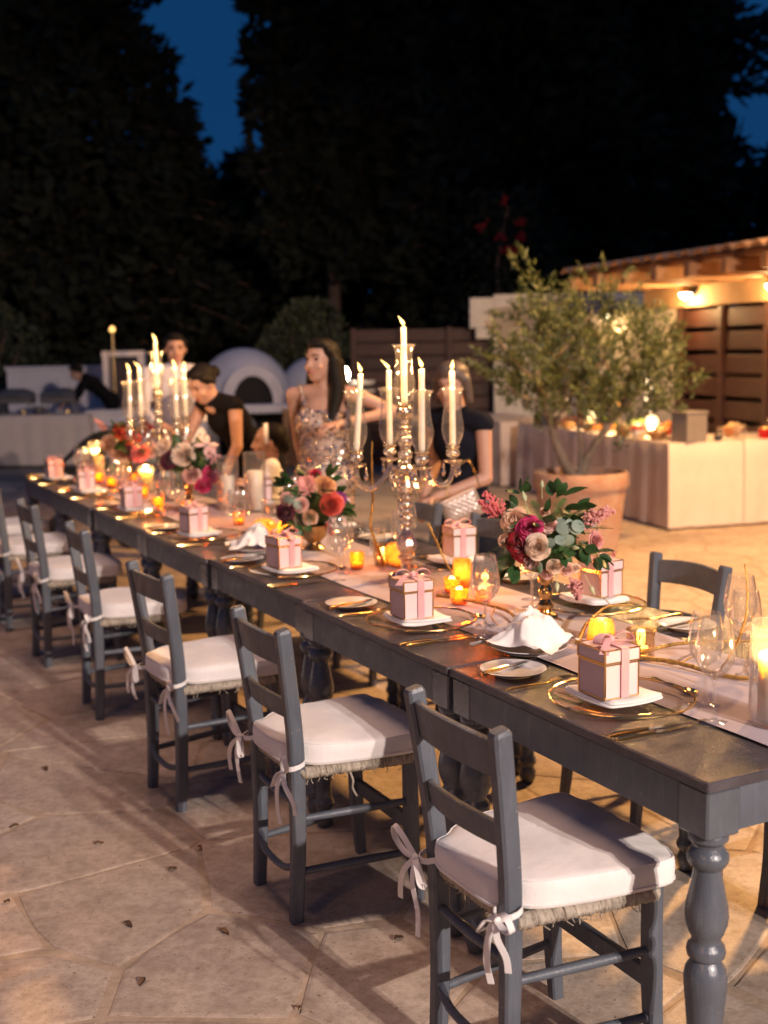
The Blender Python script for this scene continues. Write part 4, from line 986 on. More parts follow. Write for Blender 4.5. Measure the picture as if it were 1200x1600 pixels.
A2('euc', 330, 400, .12, 40, '', 5); A2('leaves', 700, 180, .02, 110, 'leaf', 6); A2('leaves', 260, 240, .04, 130, 'leaf', 6); A2('leaves', 430, 600, .12, 110, 'leaf', 7); A2('leaves', 800, 480, .05, 130, 'leaf', 6); A2('leaves', 560, 340, .12, 90, 'leaf', 6); A2('plume', 640, 560, .1, 150, 'coral', (.05, -.12, .08)); A2('leaves', 350, 600, .1, 120, 'leaf', 6)
bouquet(W(2.78, .45, .757), .185, .155, 'bouquet with coral rose and pink dahlia in a low gold bowl', 'mixed flower arrangements', I2, 7, 84, 26, False)
I3 = [('lily', .10, .09, .08, .075, 'blush'), ('lily', .13, .03, .09, .06, 'pink'), ('rose', -.02, .05, .13, .05, 'cream'), ('rose', .12, -.07, .10, .045, 'magenta'), ('rose', .08, -.12, .11, .04, 'magenta'), ('rose', -.10, .02, .1, .04, 'burg'), ('rose', .02, -.06, .13, .04, 'blush'), ('leaves', .04, .02, .12, .06, 'leaf', 7), ('leaves', .10, -.02, .1, .06, 'leaf', 7), ('leaves', -.06, -.07, .12, .06, 'leaf', 6), ('euc', -.1, -.06, .1, .02, '', 5), ('rose', -.13, .09, .05, .04, 'cream')]
bouquet(W(4.45, .47, .757), .235, .17, 'bouquet with pale lilies and magenta roses below the farther candelabrum', 'mixed flower arrangements', I3, 12, 66, 16, True)
I4 = [('rose', -.03, .10, .07, .055, 'orange'), ('rose', .05, .05, .10, .055, 'orange'), ('rose', .07, -.04, .12, .05, 'coral'), ('rose', -.12, .02, .08, .05, 'peach'), ('rose', .0, -.03, .13, .04, 'burg'), ('rose', -.06, -.05, .12, .045, 'blush'), ('rose', .12, .10, .05, .05, 'red'), ('rose', .14, -.02, .08, .045, 'blush'), ('leaves', -.03, .02, .12, .06, 'leaf', 7), ('leaves', -.1, -.08, .1, .06, 'leaf', 6), ('plume', -.12, .1, .04, .1, 'pink', (-.1, .1, 0))]
bouquet(W(5.62, .47, .757), .245, .18, 'bouquet with orange and red roses near the far table end', 'mixed flower arrangements', I4, 19, 66, 16, True)

# ---------------------------------------------------------------- right background: buffet, olive tree, pergola building
CLOTH = pbr('buffet_cloth', (.62, .50, .43), .85, var=.06, scale=6, bump=.25, bscale=30)
def buffet(origin, ang, wx, ly, label, h=.745, hem=.02):
    t = thing('buffet_table', label, 'buffet table', origin, ang, 'cloth covered buffet tables')
    b = MB(); P = [(0, 0), (wx, 0), (wx, ly), (0, ly)]; fine = []
    for i in range(4):
        A, B = Vector((*P[i], 0)), Vector((*P[(i + 1) % 4], 0)); n = max(2, int((B - A).length / .05)); nrm = Vector(((B - A).y, -(B - A).x, 0)).normalized()
        for k in range(n):
            q = k / n; fine.append((A.lerp(B, q), nrm, 0 if k else 1))
    n = len(fine); vs = []
    for z, k in ((hem, 1), (.3, .8), (.6, .4), (h - .02, .1), (h - .004, .0), (h, -.5)):
        for i, (p, nr, c) in enumerate(fine):
            f = .018 * math.sin(i * 1.1) * math.sin(i * .23 + 1) * k if k > 0 else -.01
            if c: f += .02 * max(0, k)
            vs.append((p.x + nr.x * f, p.y + nr.y * f, z))
    fs = [(r * n + i, r * n + (i + 1) % n, (r + 1) * n + (i + 1) % n, (r + 1) * n + i) for r in range(5) for i in range(n)] + [tuple(5 * n + i for i in range(n))]
    b.add(vs, fs); b.build('tablecloth', CLOTH, t, smooth=50); return t
AB = R(15.5)
ba = Vector((math.cos(AB), math.sin(AB), 0)); bbv = Vector((-math.sin(AB), math.cos(AB), 0))
QA = Vector((2.42, 9.96, 0))
def BT(x, y, z=.747): return QA + ba * x + bbv * y + Vector((0, 0, z))
buffet(QA, AB, .72, 3.36, 'long buffet table whose pale cloth corner stands right of the terracotta pot')
buffet(QA + ba * .745 + bbv * .02, AB, 1.8, .8, 'buffet table with pale cloth at the right frame edge')
buffet(Vector((1.34, 13.42, 0)) , AB, .8, 1.9, 'farther buffet table with pale cloth left of the terracotta pot')
GREYB = pbr('grey_riser', (.20, .17, .15), .7, var=.12, scale=8)
def riser(p, a, d, label):
    t = thing('display_riser', label, 'riser', p, a, 'grey box risers on the buffet'); b = MB()
    x, y, z = d; th = .012
    b.box((0, -y / 2 + th / 2, z / 2), (x, th, z)); b.box((0, y / 2 - th / 2, z / 2), (x, th, z)); b.box((-x / 2 + th / 2, 0, z / 2), (th, y - 2 * th - .002, z)); b.box((x / 2 - th / 2, 0, z / 2), (th, y - 2 * th - .002, z)); b.build('panel', GREYB, t)
    b = MB(); b.box((0, 0, z + .012), (x + .02, y + .02, .022), ch=.004); b.build('lid', CERAM if 'white' in label else GREYB, t); return t
riser(BT(.25, .10), AB + .2, (.22, .2, .24), 'grey square riser standing at the near corner of the long buffet')
riser(BT(.16, 2.75), AB + .1, (.2, .2, .27), 'grey square riser with white lid at the far end of the long buffet')
TRAY = pbr('steel_tray', (.62, .6, .57), .25, .9, var=.1, scale=20)
FOODC = [pbr('food_' + n_, c, .55, var=.3, scale=30, rnd=.35) for n_, c in (('tomato', (.45, .05, .02)), ('orange', (.62, .22, .03)), ('salad', (.14, .22, .04)), ('bread', (.52, .32, .14)), ('cheese', (.68, .55, .32)), ('berry', (.2, .02, .03)))]
def platter(p, r, kinds, label, seed, n=16):
    rg = random.Random(seed); t = thing('food_platter', label, 'platter', p, rg.uniform(0, 3), 'food platters on the buffet'); b = MB()
    b.lathe([(0, .004), (r * .7, .004), (r * .95, .016), (r, .020), (r * .97, .022), (r * .7, .010), (0, .010)], 24, cap=False); b.build('plate', CERAM, t, smooth=True)
    for kd in kinds:
        b = MB()
        for k in range(n // len(kinds) + 1):
            a = rg.uniform(0, 6.28); q = r * .75 * math.sqrt(rg.random()); s_ = rg.uniform(.02, .034); z = .014 + s_ * .8 + (.03 if q < r * .4 else 0) * rg.random() * 1.5
            M3 = Euler((rg.uniform(-1, 1), rg.uniform(-1, 1), 0)).to_matrix(); b.ell((q * math.cos(a), q * math.sin(a), z), (s_, s_ * rg.uniform(.6, 1), s_ * rg.uniform(.5, 1)), 8, 6, M3)
        b.build('food', FOODC[kd], t, smooth=True, kind='stuff')
PL = [(.35, .62, .17, (0, 3), 'platter of red and bread coloured food beside the near grey riser'), (.40, 1.15, .17, (3, 4), 'platter of pale cheese and bread between the glowing lamps'), (.22, 1.62, .16, (0, 1), 'platter of red and orange food behind the olive trunk'), (.42, 2.1, .17, (4, 2), 'platter of pale and green food behind the olive trunk'), (.45, 2.75, .17, (1, 0), 'platter with orange red food beside the white lidded riser')]
for k, (x, y, r, kd, lb) in enumerate(PL): platter(BT(x, y), r, kd, lb, 40 + k)
for k, (x, y, kd, lb) in enumerate([(-.95, 3.62, (2, 4), 'platter of green and pale food on the farther buffet'), (-.98, 4.1, (4, 3), 'platter of pale food in the middle of the farther buffet'), (-1.0, 4.75, (1, 3), 'platter of orange food at the back of the farther buffet'), (-.62, 3.75, (2, 1), 'heaped green and orange food platter near the white lidded riser')]): platter(BT(x, y), .19, kd, lb, 60 + k, 26)
LIT = emit('lamp_shade_glow', (1, .70, .32), 4)
BULB = emit('warm_bulb', (1, .80, .48), 45)
def heat_lamp(p, label, h=.30, pw=16, cone=True):
    t = thing('buffet_lamp', label, 'lamp', p, 0, 'lit lamps on the buffet'); b = MB()
    b.lathe([(.05, 0), (.05, .008), (.012, .014), (.008, .02), (.008, h - .06)], 14); b.build('stand', DGOLD, t, smooth=40)
    b = MB(); b.lathe([(.085, h - .10), (.03, h + .10), (.028, h + .10), (.083, h - .10)], 20, cap=False) if cone else b.ell((0, 0, h - .02), (.06, .06, .06), 14, 8)
    b.build('lamp_shade', pbr('paper_shade', (.75, .55, .3), .8, var=.05, transl=.6) if cone and 'paper_shade' not in MATS else (MATS['paper_shade'] if cone else LIT), t, smooth=True)
    b = MB(); b.ell((0, 0, h - .05), (.035, .035, .045), 12, 8); b.build('bulb', BULB, t, smooth=True)
    lamp('lamp_light', (0, 0, h - .13), pw, (1, .62, .25), .03, parent=t)
heat_lamp(BT(.28, 1.45), 'glowing cone shaded lamp on the buffet seen through the olive branches', .36, 60)
heat_lamp(BT(.30, .85), 'round glowing lamp on the buffet left of the near grey riser', .15, 40, False)
heat_lamp(BT(.2, 1.95), 'small round glowing lamp on the buffet behind the olive trunk', .15, 26, False)
REDG = thin_glass('red_glass', (.9, .06, .04), base=.08, refl=.5, transl=((.8, .04, .03), .7))
for k, (x, y, r, h, lb, mt) in enumerate([(1.0, .12, .05, .09, 'red glass bowl on the right edge buffet', REDG), (.62, .2, .03, .10, 'clear jar right of the near grey riser', GLASS), (.74, .14, .028, .13, 'tall clear jar in the row right of the near grey riser', GLASS), (.84, .2, .03, .11, 'clear jar just left of the red glass bowl', GLASS), (1.12, .2, .035, .16, 'tall gold tinted jar at the right frame edge', GLASSG), (.52, .08, .035, .05, 'dark little bowl at the foot of the near grey riser', BLACKH)]):
    t = thing('glass_jar' if mt is not BLACKH else 'small_bowl', lb, 'jar' if mt is not BLACKH else 'bowl', BT(x, y), 0, 'jars and bowls on the buffet'); b = MB()
    b.lathe([(r * .8, 0), (r, .008), (r, h * .8), (r * .9, h), (r * .86, h), (r * .94, h * .78), (r * .9, .01), (.001, .008)], 20); b.build('wall', mt, t, smooth=40)
    b = MB(); b.lathe([(r * .92, h - .004), (r * .98, h + .004), (r * .92, h + .010)], 20, cap=False); b.build('rim', DGOLD, t, smooth=True)

BOWLM = [pbr('wood_bowl', (.30, .16, .07), .6, var=.2), CERAM, pbr('copper_bowl', (.6, .3, .16), .3, .9, var=.1)]
rg = random.Random(90)
for k, (x, y, lb) in enumerate([(.12, .42, 'wooden bowl of bread colour food at the buffet edge near the grey riser'), (.10, .72, 'white bowl of red food at the buffet edge'), (.52, .95, 'copper bowl of orange food behind the round lamp'), (.12, 1.05, 'wooden bowl of pale food in front of the cone lamp'), (.55, 1.55, 'white bowl of green food behind the cone lamp'), (.10, 1.75, 'copper bowl of pale food left of the cone lamp'), (.12, 2.3, 'wooden bowl of red food left of the olive stems'), (1.35, .25, 'white bowl of orange food by the right frame edge'), (.92, .5, 'copper bowl of bread behind the clear jars'), (.14, 3.05, 'white bowl of green food at the far buffet end')]):
    r = rg.uniform(.085, .12); t = thing('food_bowl', lb, 'bowl', BT(x, y), rg.uniform(0, 6), 'bowls of food on the buffet'); b = MB()
    b.lathe([(r * .5, 0), (r * .55, .006), (r * .85, r * .4), (r, r * .75), (r * .96, r * .75), (r * .8, r * .42), (.001, .02)], 22, cap=False); b.build('bowl', BOWLM[k % 3], t, smooth=True)
    b = MB()
    for q in range(15):
        a = rg.uniform(0, 6.28); d = r * .7 * math.sqrt(rg.random()); s_ = rg.uniform(.018, .032); b.ell((d * math.cos(a), d * math.sin(a), r * .62 + .03 * rg.random() + (r * .75 - d) * .35), (s_, s_, s_ * .8), 8, 6)
    b.build('food', FOODC[(3, 0, 1, 4, 2, 4, 0, 1, 3, 2)[k]], t, smooth=True, kind='stuff')
# terracotta pot and olive tree
TERRA = pbr('terracotta', (.33, .16, .095), .8, var=.18, scale=5, bump=.35, bscale=50, col2=(.46, .32, .24))
SOILP = pbr('potting_soil', (.05, .035, .025), .95, var=.4, scale=30, bump=.8, bscale=40)
PX, PY = 1.515, 9.0
t = thing('terracotta_pot', 'large round terracotta pot holding the olive tree', 'plant pot', (PX, PY, 0))
b = MB(); b.lathe([(.27, 0), (.285, .012), (.335, .42), (.345, .50), (.362, .505), (.368, .53), (.366, .60), (.355, .622), (.335, .622), (.328, .60), (.322, .52), (.315, .50)], 48); b.build('pot_wall', TERRA, t, smooth=40)
b = MB(); b.lathe([(.321, .53), (.2, .545), (.001, .555)], 32, cap=False); b.build('soil', SOILP, t, smooth=True)
BARK = pbr('grey_olive_bark', (.20, .15, .11), .85, var=.35, scale=14, bump=.9, bscale=25, stretch=(1, 1, .3))
OLIVE = pbr('olive_leaf', (.085, .105, .028), .5, var=.35, scale=3, transl=.15)
OLIVE2 = pbr('olive_leaf_silver', (.15, .17, .075), .55, var=.3, scale=3, transl=.15)
def leaf_mesh(name, pts, dirs, L, wd, mats, parent, rg, kind='stuff', fold=True):
    n = len(pts); pts = np.array(pts); dirs = np.array(dirs); dirs /= np.linalg.norm(dirs, axis=1)[:, None] + 1e-9
    nr = np.random.RandomState(rg.randint(0, 99999)); rv = nr.normal(size=(n, 3)); s_ = np.cross(dirs, rv); s_ /= np.linalg.norm(s_, axis=1)[:, None] + 1e-9
    ln = (L * nr.uniform(.6, 1.25, n))[:, None]; w_ = (wd * nr.uniform(.7, 1.3, n))[:, None]; nn = np.cross(s_, dirs)
    a = pts; bq = pts + dirs * ln * .5 + s_ * w_ * .5; c = pts + dirs * ln - nn * ln * .12; d = pts + dirs * ln * .5 - s_ * w_ * .5
    vs = np.stack([a, bq, c, d], 1).reshape(-1, 3)
    me = bpy.data.meshes.new(name); me.vertices.add(4 * n); me.vertices.foreach_set('co', vs.ravel())
    me.loops.add(4 * n); me.polygons.add(n); idx = np.arange(4 * n, dtype=np.int32)
    me.loops.foreach_set('vertex_index', idx); me.polygons.foreach_set('loop_start', np.arange(0, 4 * n, 4, dtype=np.int32)); me.polygons.foreach_set('loop_total', np.full(n, 4, dtype=np.int32))
    for q in mats: me.materials.append(q)
    if len(mats) > 1: me.polygons.foreach_set('material_index', nr.randint(0, len(mats), n).astype(np.int32))
    me.update(calc_edges=True); me.validate()
    return link(name, me, parent, kind=kind)
def olive(loc):
    rg = random.Random(77); t = thing('olive_tree', 'small olive tree with two bare stems growing in the terracotta pot', 'tree', loc)
    b = MB(); tips = []
    def limb(P, r, tag_=True):
        c_ = catmull(P, 6); n = len(c_); b.tube(c_, [r * (1 - .65 * i / n) * (1 + .12 * math.sin(i * 1.9)) for i in range(n)], 9)
    # image plane of the tree is roughly the x-z plane
    A = [(0, 0, 0), (-.10, .0, .13), (-.17, .02, .32), (-.24, .03, .56), (-.33, .0, .80)]
    B_ = [(.03, .02, 0), (.06, .02, .14), (.16, .0, .32), (.28, .02, .48), (.46, .05, .72)]
    C_ = [(.0, .0, .0), (.02, -.02, .25), (-.01, -.03, .5), (.06, .0, .8)]
    limb(A, .048); limb(B_, .040); limb(C_, .022)
    branch = []
    for base, n in ((A, 9), (B_, 10), (C_, 8)):
        for k in range(n):
            u = .55 + .45 * k / (n - 1); i = min(len(base) - 2, int(u * (len(base) - 1))); f = u * (len(base) - 1) - i
            p = Vector(base[i]).lerp(Vector(base[i + 1]), f); a = rg.uniform(0, 6.28)
            e = p + Vector((math.cos(a) * rg.uniform(.2, .52), math.sin(a) * rg.uniform(.2, .45), rg.uniform(.15, .55)))
            mid = p.lerp(e, .5) + Vector((0, 0, -.04)); limb([p, mid, e], .014); branch.append((p, mid, e))
    b.build('trunk', BARK, t, smooth=True)
    pts, dirs = [], []
    # clusters through an uneven crown
    cl = []
    for k in range(760):
        x, y, z = rg.uniform(-.74, .86), rg.uniform(-.62, .62), rg.uniform(.26, 1.62)
        e = ((x - .03) / .70) ** 2 + (y / .6) ** 2 + ((z - .93) / .58) ** 2
        e += .55 * noise.noise(Vector((x * 2.3, y * 2.3 + 7, z * 2.3)))
        if e < 1.0 and not (z < .5 and abs(x - .05) < .18): cl.append((x, y, z))
    for q in ((-.40, .0, 1.45), (-.42, .05, 1.6), (-.33, -.05, 1.52), (-.22, 0, 1.42), (-.40, .02, 1.68), (.30, .0, 1.5), (.42, .05, 1.42), (.05, 0, 1.5), (.2, .1, 1.55), (.80, .0, .72), (.88, .0, .70), (.92, .02, .74), (.72, 0, .55), (-.62, .0, .86), (-.70, .0, .84), (-.76, .0, .88), (.62, 0, 1.25), (.3, 0, .32), (.4, .1, .34), (-.52, .1, .66)): cl.append(q)
    for c in cl:
        d0 = Vector((c[0] * .6, c[1] * .6, .5 + .3 * (c[2] - .9))).normalized(); d0 = (d0 + Vector((rg.gauss(0, .35), rg.gauss(0, .35), rg.gauss(0, .35)))).normalized()
        L_ = rg.uniform(.10, .2)
        for q in range(36):
            u = rg.random(); p = Vector(c) + d0 * (u - .5) * L_ * 1.5 + Vector((rg.gauss(0, .012), rg.gauss(0, .012), rg.gauss(0, .012)))
            pts.append(tuple(p)); e = d0 * .9 + Vector((rg.gauss(0, .6), rg.gauss(0, .6), rg.gauss(0, .6))); dirs.append(tuple(e))
    leaf_mesh('crown', pts, dirs, .06, .016, [OLIVE, OLIVE2, OLIVE], t, rg)
olive((PX - .02, PY, .55))
# little string of fairy bulbs hanging in the tree's right side
t = thing('fairy_light_string', 'short string of tiny warm bulbs hanging in the olive branches', 'string lights', BT(.33, 1.0, 0)); b = MB(); b2 = MB()
sp = catmull([(0, 0, .86), (.02, 0, .98), (-.02, .02, 1.08), (.03, 0, 1.18), (-.01, 0, 1.26), (.0, 0, 1.5)], 5); b.tube(sp, .0016, 5); b.build('wire', BLACKH, t)
FAIRY = emit('fairy_bulb', (1, .72, .4), 12)
for k in range(2, 22, 2):
    b2 = MB(); b2.ell(sp[k] + Vector((.012 * math.sin(k * 2), -.01, 0)), (.008, .008, .010), 8, 5); b2.build('bulb', FAIRY, t, smooth=True)

# pergola building: eave runs from far left to near right
PWALL = pbr('rough_white_plaster', (.62, .54, .46), .9, var=.08, scale=4, bump=.5, bscale=16)
RWOOD = pbr('red_brown_wood', (.05, .014, .006), .6, var=.35, scale=5, bump=.3, bscale=30, stretch=(1, 1, 6), rnd=.25)
BEAM = pbr('honey_beam_wood', (.34, .17, .075), .65, var=.3, scale=6, bump=.3, bscale=25, rnd=.2)
TILE = pbr('pale_clay_tile', (.45, .27, .16), .8, var=.25, scale=9, bump=.3, bscale=30, rnd=.25)
pa = Vector((.336, -.942, 0)); pn = Vector((.942, .336, 0))    # along the front, and into the building
E0 = Vector((2.0, 13.4, 0))
def PB(a, n, z): return E0 + pa * a + pn * n + Vector((0, 0, z))
prz = math.atan2(pa.y, pa.x)
bt = thing('pergola_building', 'lamp lit pergola building with slatted brown wall and clay tiled eave', 'building', E0, prz)
# local frame: x along the front (towards the lens), y = -into? (rotate +90 of x): into the building is +y
def inn(v): return v
LEN = 7.0
b = MB(); b.box((LEN / 2 + .3, .99, 2.09), (LEN, .16, .22)); b.build('lintel', pbr('tan_lintel', (.42, .25, .12), .8, var=.2, scale=5), bt)
for k in range(12):
    b = MB(); b.box((.42 + k * .55, .55, 2.255), (.10, 1.3, .13), ch=.006); b.build('rafter', BEAM, bt)
b = MB(); b.box((LEN / 2 + .3, .08, 2.348), (LEN, .10, .055), ch=.004); b.build('eave_beam', BEAM, bt)
rg = random.Random(8)
for k in range(34):
    x = .36 + k * .205; L_ = rg.uniform(1.2, 1.34); b = MB()
    b.grid(7, 3, lambda u, v: Vector((x + (u - .5) * .2, -.12 + v * L_ + rg.uniform(0, .004), 2.375 + .055 * math.sin(math.pi * u) + v * .16))); 
    b.grid(7, 2, lambda u, v: Vector((x + (u - .5) * .2, -.12, 2.375 + .055 * math.sin(math.pi * u) - .018 * v)))
    b.build('roof_tile', TILE, bt, smooth=30)
b = MB(); b.box((LEN / 2 + .3, .72, 2.36), (LEN, 1.1, .02), rot=(.06, 0, 0)); b.build('roof_board', BEAM, bt)
b = MB(); b.box((-.36, 1.02, .985), (2.5, .12, 1.965)); b.build('plaster_wall', PWALL, bt)
nsl = 8
for k in range(nsl):
    z = .20 + k * .236
    for q in range(6):
        b = MB(); b.box((1.29 + q * .74, 1.0 + rg.uniform(-.004, .004), z), (.665, .03, .182), ch=.004); b.build('slat', RWOOD, bt)
for q in range(7):
    b = MB(); b.box((.92 + q * .74, .985, .985), (.075, .075, 1.965), ch=.004); b.build('post', RWOOD, bt)
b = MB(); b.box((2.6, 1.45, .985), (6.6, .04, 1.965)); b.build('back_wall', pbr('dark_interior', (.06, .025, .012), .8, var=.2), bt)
def wall_lamp(a, n, z, label, pw, disc=.05):
    t = thing('wall_lamp', label, 'lamp', PB(a, n, z), prz, 'warm lamps on the pergola building'); b = MB()
    b.box((0, .035, 0), (.12, .03, .12), ch=.008); b.tube([(0, .03, .02), (0, -.04, .03), (0, -.07, .0)], .008, 8); b.build('bracket', BLACKH, t)
    b = MB(); b.lathe([(.03, .045), (.075, -.02), (.078, -.02), (.034, .048)], 16, (0, -.075, -.02), cap=False); b.build('lamp_shade', DGOLD, t, smooth=True)
    b = MB(); b.ell((0, -.075, -.04), (disc, disc, disc), 14, 8); b.build('bulb', BULB, t, smooth=True)
    lamp('lamp_light', (0, -.12, -.12), pw, (1, .60, .24), .05, parent=t)
wall_lamp(-.42, .90, 1.98, 'left round wall lamp glowing above the olive tree crown', 22)
wall_lamp(1.28, .87, 2.15, 'bright wall lamp under the tiled eave right of the olive tree', 42, .06)
wall_lamp(2.68, .87, 2.16, 'wall lamp under the eave at the right frame edge', 42, .055)
# free-standing plaster wall with the stepped left end
t = thing('plaster_wall', 'pale rough plaster wall with stepped left end behind the olive tree', 'wall', (1.2, 16.0, 0), 0)
b = MB(); b.prism([(.32, 0), (2.6, 0), (2.6, .22), (.32, .22)], 0, 2.30); b.build('wall_face', PWALL, t)
b = MB(); b.prism([(0, .01), (.317, .01), (.317, .21), (0, .21)], 1.86, 2.26); b.prism([(.08, .01), (.317, .01), (.317, .21), (.08, .21)], 1.72, 1.857); b.build('wall_step', PWALL, t)
# dark wooden fence behind the candelabrum
t = thing('wooden_fence', 'dark red brown wooden board fence behind the nearer candelabrum', 'fence', (-.35, 16.3, 0), 0)
for k in range(10):
    b = MB(); b.box((.95, 0, .10 + k * .187), (1.98, .03, .172), ch=.004); b.build('board', RWOOD, t)
for x in (-.03, .62, 1.28, 1.92):
    b = MB(); b.box((x, -.045, .94), (.07, .05, 1.9), ch=.004); b.build('post', RWOOD, t)

# ---------------------------------------------------------------- left background: ovens, walls, counters, chafing dishes
LIME = pbr('whitewashed_plaster', (.70, .62, .62), .85, var=.1, scale=3, bump=.4, bscale=14)
OVEN_DARK = pbr('oven_inside_shade', (.018, .013, .011), .9, var=.3, scale=10)  # near-black colour carries the shade inside the oven
def oven(x, y, r, h, zc, label, front=True):
    t = thing('pizza_oven', label, 'oven', (x, y, 0), .06, 'whitewashed domed ovens')
    b = MB(); b.lathe([(r * math.cos(a), zc + h * math.sin(a)) for a in np.linspace(0, math.pi / 2 - .001, 12)], 36, cap=False); b.build('dome', LIME, t, smooth=True)
    yf = -r - .02
    if front:
        ro, ri, n = .44, .285, 18; cx = .17
        b = MB(); out = [(cx + ro * math.cos(a), zc + .06 + (ro + .05) * math.sin(a)) for a in np.linspace(math.pi, 0, n)]; inr = [(cx + ri * math.cos(a), zc + .02 + .38 * math.sin(a)) for a in np.linspace(math.pi, 0, n)]
        out = [(cx - ro, zc + .002)] + out[1:-1] + [(cx + ro, zc + .002)]; inr = [(cx - ri, zc + .002)] + inr[1:-1] + [(cx + ri, zc + .002)]
        vs = []
        for yy in (yf - .07, yf + .40): vs += [(p[0], yy, p[1]) for p in out] + [(p[0], yy, p[1]) for p in inr]
        m2 = 2 * n; fs = []
        for i in range(n - 1):
            fs += [(i, i + 1, n + i + 1, n + i), (m2 + i + 1, m2 + i, m2 + n + i, m2 + n + i + 1), (i + 1, i, m2 + i, m2 + i + 1), (n + i, n + i + 1, m2 + n + i + 1, m2 + n + i)]
        b.add(vs, fs); b.build('arch_front', LIME, t, smooth=30)
        b = MB(); b.add([(p[0], yf + .012, p[1]) for p in inr], [tuple(range(n - 1, -1, -1))]); b.build('oven_mouth', OVEN_DARK, t)  # flat sheet across the mouth, the dark inside put into its colour
    return t
OX, OY = -2.05, 17.6
oven(OX, OY, .72, .80, .86, 'white domed pizza oven with black arched mouth')
oven(-1.05, 18.9, .62, .66, .86, 'second whitewashed dome half hidden behind the woman in sequins', False)
t = thing('oven_counter', 'white plastered counter with dark niche under the domed oven', 'counter', (OX, OY - .95, 0), 0)
b = MB(); b.box((.62, .85, .80), (2.9, 1.9, .12), ch=.01); b.build('counter_top', LIME, t)
for x, w_ in ((-.62, .36), (.06, .18), (1.9, .3)):
    b = MB(); b.box((x, .9, .37), (w_, 1.7, .737)); b.build('pier', LIME, t)
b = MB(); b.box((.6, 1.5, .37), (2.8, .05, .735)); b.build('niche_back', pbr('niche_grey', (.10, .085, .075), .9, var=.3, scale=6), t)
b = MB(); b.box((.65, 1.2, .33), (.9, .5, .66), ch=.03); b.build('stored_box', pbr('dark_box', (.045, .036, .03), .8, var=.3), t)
t = thing('leaning_board', 'tan wooden board leaning at the oven counter beside the woman in sequins', 'board', (-1.28, 16.45, 0)); b = MB(); b.box((0, 0, .40), (.22, .04, .80), rot=(-.12, 0, 0), ch=.004); b.build('plank', BEAM, t); b = MB(); b.box((.125, .01, .40), (.02, .05, .82), rot=(-.12, 0, 0)); b.build('edge_strip', BEAM, t)
def wall(name, label, x0, x1, y, z, th=.22):
    t = thing(name, label, 'wall', (x0, y, 0)); b = MB(); b.box(((x1 - x0) / 2, 0, (z - .06) / 2), (x1 - x0, th, z - .06)); b.build('wall_face', LIME, t)
    b = MB(); b.box(((x1 - x0) / 2, 0, z - .028), (x1 - x0 + .06, th + .06, .06), ch=.01); b.build('coping', LIME, t)
wall('low_wall', 'low white wall behind the left buffet', -6.35, -4.75, 20.2, 1.42)
wall('low_wall', 'white counter wall running left of the domed oven', -4.35, -2.72, 17.7, .78, .6)
t = thing('wall_frame', 'white square frame with dark opening behind the torch lamp', 'frame', (-4.33, 18.6, 0)); fz = 1.64
b = MB(); b.box((.03, 0, fz / 2 - .04), (.10, .16, fz - .08)); b.build('jamb', LIME, t); b = MB(); b.box((.58, 0, fz / 2 - .04), (.10, .16, fz - .08)); b.build('jamb', LIME, t)
b = MB(); b.box((.305, 0, fz - .035), (.66, .18, .085)); b.build('head', LIME, t); b = MB(); b.box((.305, .04, .77), (.446, .04, 1.53)); b.build('opening_sheet', pbr('dark_plum_sheet', (.05, .033, .035), .7, var=.2), t)  # dark plum sheet filling the opening of the frame
def pole_lamp(x, y, h, label, pw):
    t = thing('torch_lamp', label, 'lamp', (x, y, 0)); b = MB(); b.lathe([(.09, 0), (.09, .02), (.018, .03), (.016, h - .08), (.03, h - .07), (.035, h - .05)], 12); b.build('pole', DGOLD, t, smooth=40)
    b = MB(); b.ell((0, 0, h - .02), (.042, .042, .05), 12, 8); b.build('bulb', emit('torch_glow', (1, .55, .16), 3), t, smooth=True); lamp('lamp_light', (0, -.1, h), pw, (1, .55, .2), .05, parent=t)
pole_lamp(-4.08, 18.1, 1.99, 'slim torch lamp standing in front of the white frame', 10)
t = thing('plate_stack_lamp', 'round white lamp with pale plate stack right of the woman in sequins', 'lamp', (-.50, 14.4, -.03)); b = MB()
b.box((.10, .1, .52), (.50, .35, 1.0)); b.build('stand', pbr('dark_stand', (.03, .022, .02), .7), t)
for k in range(2):
    b = MB(); b.lathe([(.0, 0), (.17, .0), (.2, .03), (.2, .05), (0, .05)], 24, (.22, .1, 1.09 + k * .11)); b.build('plate', CERAM, t, smooth=40)
b = MB(); b.lathe([(.001, 0), (.11, 0), (.12, .03), (.11, .05), (.07, .03), (.001, .03)], 28, (0, -.09, 1.33), mat=Euler((math.pi / 2, 0, 0)).to_matrix(), cap=False); b.build('reflector', SILV, t, smooth=40)
b = MB(); b.ell((0, -.14, 1.335), (.04, .03, .04), 14, 8); b.build('bulb', BULB, t, smooth=True); b = MB(); b.tube([(0, -.07, 1.0), (0, -.07, 1.30)], .012, 8); b.build('arm', BLACKH, t)
lamp('lamp_light', (0, -.25, 1.335), 14, (1, .8, .55), .05, parent=t)
